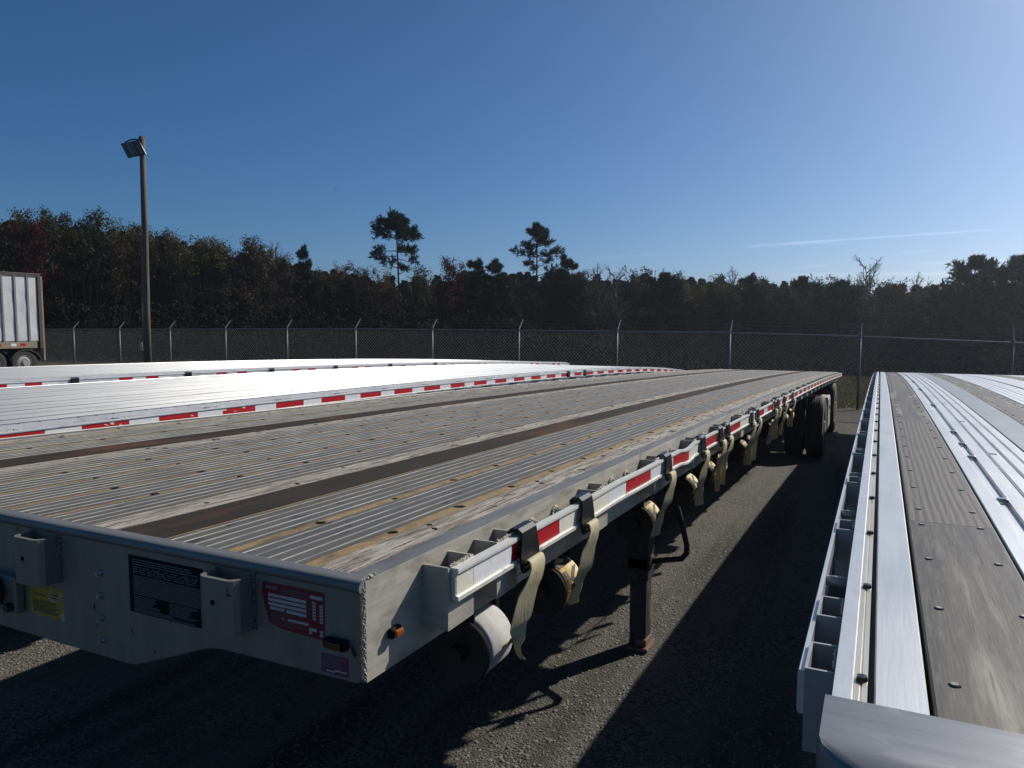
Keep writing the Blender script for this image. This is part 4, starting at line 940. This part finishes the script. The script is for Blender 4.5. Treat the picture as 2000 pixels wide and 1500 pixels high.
def pine_layers(seed, h, layers, tuft=1.0, lean=.0):
    """pine with whorls of branches: (height from, to, count, reach, lowest and highest angle, share of the branch carrying needles)"""
    g = np.random.default_rng(seed); segs = []; C = []; U = []
    tr, tp, _ = polyline(np.zeros(3), np.array([lean, g.normal() * .02, 1]), h * .985, h * .0115, h * .0028, g, 12, .05, .10); segs += tr; tp = np.array(tp); k = 0
    for t0, t1, n_, reach, e0, e1, share in layers:
        for q in range(n_):
            t = min(.995, t0 + (t1 - t0) * (q + g.random()) / n_); f = t * (len(tp) - 1); i = min(int(f), len(tp) - 2); p = tp[i] + (tp[i + 1] - tp[i]) * (f - i)
            az = k * 2.4 + g.normal() * .5; k += 1; L_ = reach * g.uniform(.55, 1.15); el = R(g.uniform(e0, e1)); d = np.array([math.cos(az) * math.cos(el), math.sin(az) * math.cos(el), math.sin(el)])
            b, bp, d2 = polyline(p, d, L_, h * .0032, h * .0008, g, 6, .25, .04); segs += b; bp = np.array(bp)
            j0 = int(6 * (1 - share)) + 1
            for j in range(j0, 7):
                for m in range(3 if j < 6 else 5):
                    dd = d + g.normal(scale=.6, size=3) + np.array([0, 0, .22]); tw, twp, de = polyline(bp[j], dd, min(.55, .12 + L_ * g.uniform(.12, .30)), h * .0009, h * .0004, g, 2, .3, .1); segs += tw
                    for e in (twp[1], twp[2]):
                        n = int(g.uniform(7, 13) * tuft); u = g.normal(size=(n, 3)) * .75 + de + np.array([0, 0, .45]); u /= np.linalg.norm(u, axis=1)[:, None]
                        C.append(e + u * .10 + g.normal(scale=.035, size=(n, 3))); U.append(u)
    return segs, np.concatenate(C), np.concatenate(U), g
def bare(seed, h=9., spread=1.6):
    g = np.random.default_rng(seed); segs = []
    tr, tp, _ = polyline(np.zeros(3), np.array([0, 0, 1.]), h * .95, h * .011, h * .0018, g, 9, .08, .12); segs += tr; tp = np.array(tp)
    for k in range(26):
        t = .25 + .73 * (k + g.random()) / 26; f = t * 9; i = min(int(f), 8); p = tp[i] + (tp[i + 1] - tp[i]) * (f - i); az = k * 2.4 + g.normal() * .5; q = (t - .25) / .75
        el = R(g.uniform(38, 65)); d = np.array([math.cos(az) * math.cos(el), math.sin(az) * math.cos(el), math.sin(el)]); L_ = spread * (1.5 - q) * g.uniform(.6, 1.1)
        b, bp, _ = polyline(p, d, L_, h * .0042, h * .0009, g, 4, .2, .08); segs += b
        for j in range(1, 5):
            for m in range(4):
                tw, twp, dd = polyline(bp[j], d + g.normal(scale=.5, size=3), L_ * g.uniform(.25, .5), h * .0014, h * .0005, g, 3, .3, .1); segs += tw
                tw2, _, _ = polyline(twp[2], dd + g.normal(scale=.5, size=3), L_ * .2, h * .0009, h * .0004, g, 2, .3, .1); segs += tw2
    return segs, g
bark = mat('tree_bark', (.085, .068, .052), (.05, .04, .032), .9, 0, (6, 6, 1.5), 4, rnd_amt=.3, spec=.06)
bark_pale = mat('pale_twigs', (.20, .17, .14), (.14, .12, .10), .9, 0, (6, 6, 1.5), 4, rnd_amt=.2, spec=.06)
leaf_olive = mat('leaves_olive', (.070, .068, .028), (.092, .076, .034), .7, 0, (.9, .9, .9), 3, rnd_amt=.3, trans=.16, spec=.06)
leaf_green = mat('leaves_dull_green', (.048, .058, .026), (.068, .068, .030), .7, 0, (.9, .9, .9), 3, rnd_amt=.3, trans=.15, spec=.06)
leaf_brown = mat('leaves_brown', (.078, .056, .036), (.060, .045, .030), .75, 0, (.9, .9, .9), 3, rnd_amt=.25, trans=.15, spec=.06)
leaf_red = mat('leaves_dark_red', (.085, .020, .018), (.055, .017, .016), .7, 0, (.9, .9, .9), 3, rnd_amt=.15, trans=.15, spec=.06)
leaf_yellow = mat('leaves_yellow_tan', (.19, .14, .06), (.14, .10, .045), .7, 0, (.9, .9, .9), 3, rnd_amt=.2, trans=.2, spec=.06)
needle = mat('pine_needles', (.028, .045, .024), (.042, .058, .030), .6, 0, (1.2, 1.2, 1.2), 3, rnd_amt=.25, trans=.12, spec=.06)
LIB = {}
def put(key, segs, C, size, g, long=1.0, U=None):
    tv, tf = tubes_np(segs, 5); tm_ = fastmesh(key + '_trunk', tv, tf); cm = None
    if C is not None and len(C):
        v, f = leaves_np(C, size, g, long, U, .42 if U is None else .16); cm = fastmesh(key + '_crown', v, f)
    LIB[key] = (tm_, cm, float(max(tv[:, 2].max(), (C[:, 2].max() if C is not None and len(C) else 0))))
for k, (h, s, st, dn) in enumerate(((10, 1.9, .25, 1.0), (10, 1.5, .35, .8), (10, 2.3, .2, 1.15), (10, 1.7, .45, .55), (10, 2.6, .12, 1.2))):
    segs, C, lf, g = broadleaf(100 + k, h, s, st, .125, dn * 1.75); put('broad%d' % k, segs, C, lf, g)
young = lambda r, a0, n: [(a0 + (1 - a0) * j / n, a0 + (1 - a0) * (j + .45) / n, 6, r * (1.05 - j / n) ** .7, -6 + 18 * j / n, 16 + 34 * j / n, .75) for j in range(n)]
PINES = [(12, [(.55, .70, 4, .8, -25, 10, .15), (.72, .80, 6, 1.55, -22, 12, .5), (.80, .87, 6, 1.25, -12, 20, .5), (.885, .93, 9, 1.45, -5, 25, .75), (.935, .975, 10, 1.25, 5, 35, .85), (.975, .995, 8, .75, 10, 60, 1.0)], 1.15, .03),
         (12, [(.60, .68, 2, .5, -20, 5, .2), (.715, .725, 3, 1.25, -12, 2, .4), (.775, .79, 4, 1.15, -8, 8, .5), (.835, .85, 6, 1.4, -5, 10, .6), (.89, .905, 6, 1.25, 0, 16, .65), (.94, .955, 6, .9, 5, 28, .8), (.98, .995, 4, .4, 20, 70, 1.0)], .8, 0),
         (9, young(2.0, .25, 9), .95, 0), (9, young(1.6, .30, 8), .9, .02), (9, [(.40, .50, 7, 1.6, -10, 15, .6), (.52, .60, 8, 1.75, -8, 18, .65), (.64, .72, 8, 1.7, -4, 24, .7), (.76, .83, 8, 1.45, 0, 30, .75), (.87, .92, 7, 1.05, 8, 42, .85), (.95, .99, 6, .6, 20, 65, 1.0)], 1.0, 0)]
for k, (h, ly, tf, ln) in enumerate(PINES):
    segs, C, U, g = pine_layers(210 + k, h, ly, tf, ln); put('pine%d' % k, segs, C, .14, g, 2.3, U)
for k in range(2): segs, g = bare(300 + k); put('bare%d' % k, segs, None, 0, g)
pitch = R(4.495); hfv = np.array([-math.sin(R(26.4)), math.cos(R(26.4))]); rv = np.array([math.cos(R(26.4)), math.sin(R(26.4))])
def spot(px, depth): p = hfv * depth + rv * ((px - 1000) / 1450 * depth); return float(p[0]), float(p[1])
def htop(py, depth): return (636 - py) / 1450 * depth * 1.003 + CAMZ
POSTS = [140, 233, 330, 449, 572, 700, 847, 1013, 1196, 1420, 1675, 1980]
KIND = {'olive': ('olive leaved tree', leaf_olive), 'green': ('dull green broadleaf tree', leaf_green), 'brown': ('brown leaved tree', leaf_brown), 'red': ('dark red leaved tree', leaf_red), 'tan': ('pale yellowing tree', leaf_yellow), 'pine': ('dark green pine tree', needle), 'bare': ('bare leafless tree', None)}
# (image column, image row of the top, distance, library mesh, kind, width factor)
TREES = [(-18, 402, 46, 'broad1', 'olive', 1), (18, 404, 47, 'broad3', 'tan', 1), (58, 408, 48, 'broad1', 'olive', 1), (92, 432, 45, 'broad2', 'red', .8), (122, 412, 49, 'broad0', 'green', 1), (160, 424, 47, 'broad1', 'olive', 1), (192, 412, 48, 'broad0', 'green', .95), (222, 428, 50, 'broad3', 'brown', 1),
         (250, 436, 49, 'broad3', 'tan', .9), (304, 442, 48, 'broad1', 'olive', 1), (330, 452, 50, 'broad0', 'brown', .9), (365, 456, 49, 'broad3', 'olive', 1), (398, 462, 51, 'broad1', 'olive', 1), (432, 464, 50, 'broad0', 'olive', .95), (462, 470, 52, 'broad3', 'brown', 1), (492, 460, 51, 'broad1', 'brown', .95), (520, 478, 53, 'broad0', 'olive', .9), (548, 472, 55, 'bare1', 'bare', 1),
         (566, 500, 54, 'broad2', 'brown', .8), (592, 482, 55, 'pine3', 'pine', 0.78), (622, 524, 57, 'broad0', 'green', .8), (646, 512, 60, 'broad3', 'tan', 1), (676, 540, 60, 'pine3', 'pine', 1.00), (712, 514, 62, 'broad4', 'brown', .75), (742, 520, 64, 'broad3', 'tan', .8), (770, 548, 66, 'broad1', 'brown', .8),
         (778, 420, 64, 'pine0', 'pine', 1.0), (826, 522, 68, 'broad1', 'green', .9), (866, 504, 66, 'broad2', 'red', .85), (896, 540, 70, 'pine3', 'pine', 1.12), (932, 508, 70, 'pine2', 'pine', 0.90), (966, 508, 71, 'pine3', 'pine', 1.06), (992, 538, 72, 'pine2', 'pine', .75),
         (1031, 440, 70, 'pine1', 'pine', .98), (1066, 548, 73, 'broad2', 'green', .8), (1090, 530, 74, 'pine4', 'pine', .75), (1118, 499, 74, 'pine3', 'pine', .85), (1150, 530, 76, 'broad2', 'brown', .9), (1184, 518, 80, 'bare0', 'bare', 1.1), (1214, 520, 80, 'bare1', 'bare', 1.1), (1246, 522, 78, 'broad2', 'brown', .9), (1280, 538, 77, 'pine4', 'pine', 1.12), (1322, 530, 78, 'broad2', 'brown', .9), (1352, 546, 78, 'broad4', 'tan', .8),
         (1384, 536, 80, 'broad1', 'green', 1), (1408, 524, 82, 'bare0', 'bare', 1), (1418, 540, 78, 'broad4', 'olive', .8), (1452, 540, 80, 'pine2', 'pine', 1.06), (1486, 536, 80, 'broad0', 'brown', .9), (1512, 548, 82, 'pine3', 'pine', 1.12), (1548, 556, 80, 'broad4', 'brown', .9), (1580, 544, 82, 'pine4', 'pine', 1.00), (1606, 538, 82, 'broad2', 'green', .85), (1646, 552, 84, 'pine4', 'pine', 1.12),
         (1684, 540, 84, 'broad2', 'green', .9), (1712, 500, 84, 'bare1', 'bare', 1.15), (1742, 548, 84, 'broad2', 'brown', .9), (1774, 560, 85, 'broad4', 'brown', .9), (1806, 534, 85, 'bare0', 'bare', 1), (1836, 558, 84, 'pine4', 'pine', 1.12), (1874, 506, 80, 'pine4', 'pine', 1.25), (1912, 540, 82, 'pine2', 'pine', 1.12), (1948, 556, 84, 'broad2', 'green', .9), (1986, 502, 78, 'pine4', 'pine', 1.44), (2030, 520, 80, 'pine2', 'pine', 1.25)]
NUM = ['first', 'second', 'third', 'fourth', 'fifth', 'sixth', 'seventh', 'eighth', 'ninth', 'tenth', 'eleventh', 'twelfth']
cnt = {}
def bay(px): return sum(1 for p in POSTS if p < px)
order = {}
for i, t in enumerate(TREES): order.setdefault((bay(t[0]), t[4]), []).append(i)
for i, (px, top, dep, key, kind, wf) in enumerate(TREES):
    dep = float(np.interp(px, [-100, 600, 800, 1200, 2000], [1, 1, .85, .74, .70])) * dep; x, y = spot(px, dep); gt = gzf(x, y) - .05; h = htop(top, dep) + .12 - gt; b = bay(px); desc, lm = KIND[kind]
    if key == 'pine0': lab = 'tallest lone pine, bare trunked with a flat ragged crown, above the fence'
    elif key == 'pine1': lab = 'tall lone pine with stepped branches, right of the flat topped pine'
    elif px == 92: lab = 'dark red leaved tree behind the box trailer'
    elif px == 866: lab = 'dark red rounded tree right of the tallest lone pine'
    elif px == 1712: lab = 'tall bare tree rising between the pines at right'
    else:
        where = 'left of the first fence post' if b == 0 else 'right of the last fence post' if b == 12 else 'behind the fence right of the %s post from left' % NUM[b - 1]
        sib = order[(b, kind)]; ex = ''
        if len(sib) > 1:
            k = sib.index(i); ex = ', ' + (['leftmost', 'rightmost'][k] if len(sib) == 2 else ['leftmost', 'middle', 'rightmost'][k] if len(sib) == 3 else NUM[k] + ' along') 
        lab = desc + ' ' + where + ex
    tm_, cm, lh = LIB[key]; s = h / lh
    root = empty(kind + '_tree' if kind in ('pine', 'bare') else 'broadleaf_tree', (x, y, gt), lab, 'tree', 'trees behind the fence')
    root.scale = (s * wf, s * wf, s); root.rotation_euler = (0, 0, {'pine0': R(15), 'pine1': R(110)}.get(key, rnd.uniform(0, 6.28)))
    t = bpy.data.objects.new('trunk', tm_); COL.objects.link(t); t.parent = root
    if len(tm_.materials) == 0: tm_.materials.append(bark_pale if kind == 'bare' else bark)
    if cm is not None:
        c = bpy.data.objects.new('crown', cm); COL.objects.link(c); c.parent = root
        if len(cm.materials) == 0: cm.materials.append(lm)
        c.material_slots[0].link = 'OBJECT'; c.material_slots[0].material = lm
# the unbroken wood behind and the undergrowth at its foot
g = np.random.default_rng(77); C = []; S = []; N_ = 300
for k in range(N_):
    px = -250 + 2500 * (k + g.random()) / N_; base = np.interp(px, [-300, 0, 250, 600, 900, 1200, 2300], [50, 52, 54, 57, 60, 62, 63]); dep = base + g.uniform(0, 14)
    topy = np.interp(px, [-300, 0, 250, 420, 560, 700, 780, 900, 1200, 1500, 1800, 2300], [426, 428, 452, 480, 505, 540, 545, 532, 534, 548, 556, 550]) + g.uniform(0, 24)
    x, y = spot(px, dep); gt = gzf(x, y); h = htop(topy, dep) - gt; n = 900
    t = 1 - g.random(n) ** 1.15 * .97; rad = 2.1 * (1.10 - t ** 2.5); a = g.uniform(0, 6.28, n); rr_ = rad * np.sqrt(g.random(n))
    C.append(np.c_[x + rr_ * np.cos(a), y + rr_ * np.sin(a), gt + h * t])
    for m in range(3):
        q = g.normal(scale=.9, size=2); S.append((np.array([x + q[0], y + q[1], gt - .1]), np.array([x + q[0] + g.normal() * .2, y + q[1], gt + h * g.uniform(.6, .9)]), .1, .03))
C = np.concatenate(C); v, f = leaves_np(C, .36, g)
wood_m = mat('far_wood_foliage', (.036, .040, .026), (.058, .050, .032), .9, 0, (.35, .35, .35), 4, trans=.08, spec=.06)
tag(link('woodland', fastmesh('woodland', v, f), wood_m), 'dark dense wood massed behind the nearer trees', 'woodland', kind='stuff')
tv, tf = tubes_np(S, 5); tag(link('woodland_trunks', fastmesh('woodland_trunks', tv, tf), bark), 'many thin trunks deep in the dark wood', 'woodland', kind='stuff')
C = []; S = []
for k in range(1100):
    px = g.uniform(-250, 2250); dep = np.interp(px, [-300, 0, 600, 1000, 2300], [44, 42, 40, 40, 38]) + 20 * g.random() ** 1.3
    x, y = spot(px, dep)
    if y < (33.5 if px > 900 else 27): continue
    gt = gzf(x, y); h = g.uniform(.8, 3.4) * (1 if px < 700 else 1.25); n = int(95 * h); a = g.uniform(0, 6.28, n); rr_ = (.5 + .3 * h) * np.sqrt(g.random(n)); C.append(np.c_[x + rr_ * np.cos(a), y + rr_ * np.sin(a), gt + h * g.random(n) ** .8])
    for m in range(2): q = g.normal(scale=.5, size=2); S.append((np.array([x + q[0], y + q[1], gt]), np.array([x + q[0] * 1.4, y + q[1] * 1.4, gt + h * 1.1 + g.uniform(0, 2.2)]), .018, .006))
C = np.concatenate(C); v, f = leaves_np(C, .17, g)
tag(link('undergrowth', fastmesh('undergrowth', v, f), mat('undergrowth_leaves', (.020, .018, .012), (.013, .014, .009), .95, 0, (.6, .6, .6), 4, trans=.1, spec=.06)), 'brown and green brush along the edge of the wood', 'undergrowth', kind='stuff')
tv, tf = tubes_np(S, 4); tag(link('saplings', fastmesh('saplings', tv, tf), bark), 'thin pale sapling stems at the edge of the wood', 'saplings', kind='stuff')

# ------------------------------------------------------------------ bird
bx, by, bz = -26.6, 32.2, CAMZ + 7.3
bird = empty('bird', (bx, by, bz), 'tiny dark bird flying above the woods', 'bird')
bd = mat('bird_feathers', (.02, .02, .02), (.035, .032, .03), .7, 0, (30, 30, 30), 2)
MB().tube([(bx - .11, by, bz), (bx - .06, by, bz + .012), (bx, by, bz + .01), (bx + .06, by, bz), (bx + .12, by, bz + .004)], [.006, .022, .026, .018, .006], 8).build('body', bd, bird, smooth=True)
for s in (-1, 1): MB().loft([[(bx + .03, by + s * .01, bz + .012), (bx - .04, by + s * .01, bz + .012), (bx - .04, by + s * .01, bz + .018), (bx + .03, by + s * .01, bz + .018)], [(bx + .02, by + s * .12, bz + .06), (bx - .03, by + s * .12, bz + .06), (bx - .03, by + s * .12, bz + .064), (bx + .02, by + s * .12, bz + .064)], [(bx - .03, by + s * .22, bz + .04), (bx - .04, by + s * .22, bz + .04), (bx - .04, by + s * .22, bz + .042), (bx - .03, by + s * .22, bz + .042)]]).build('wing', bd, bird)

bird.scale = (.55, .55, .55)

# ------------------------------------------------------------------ thin sunlit air
hz = MB().box(-2600, 2600, -2600, 3600, -8, 16).build('haze', None)
hm_ = bpy.data.materials.new('haze'); hm_.use_nodes = True; hn = hm_.node_tree; hn.nodes.clear()
ho = hn.nodes.new('ShaderNodeOutputMaterial'); hv = hn.nodes.new('ShaderNodeVolumePrincipled')
hv.inputs['Color'].default_value = (.82, .88, 1.0, 1); hv.inputs['Density'].default_value = .0005; hv.inputs['Anisotropy'].default_value = .66
hn.links.new(hv.outputs[0], ho.inputs['Volume']); hz.data.materials.append(hm_)
tag(hz, 'thin bluish haze in the air over the lot', 'haze', kind='stuff')
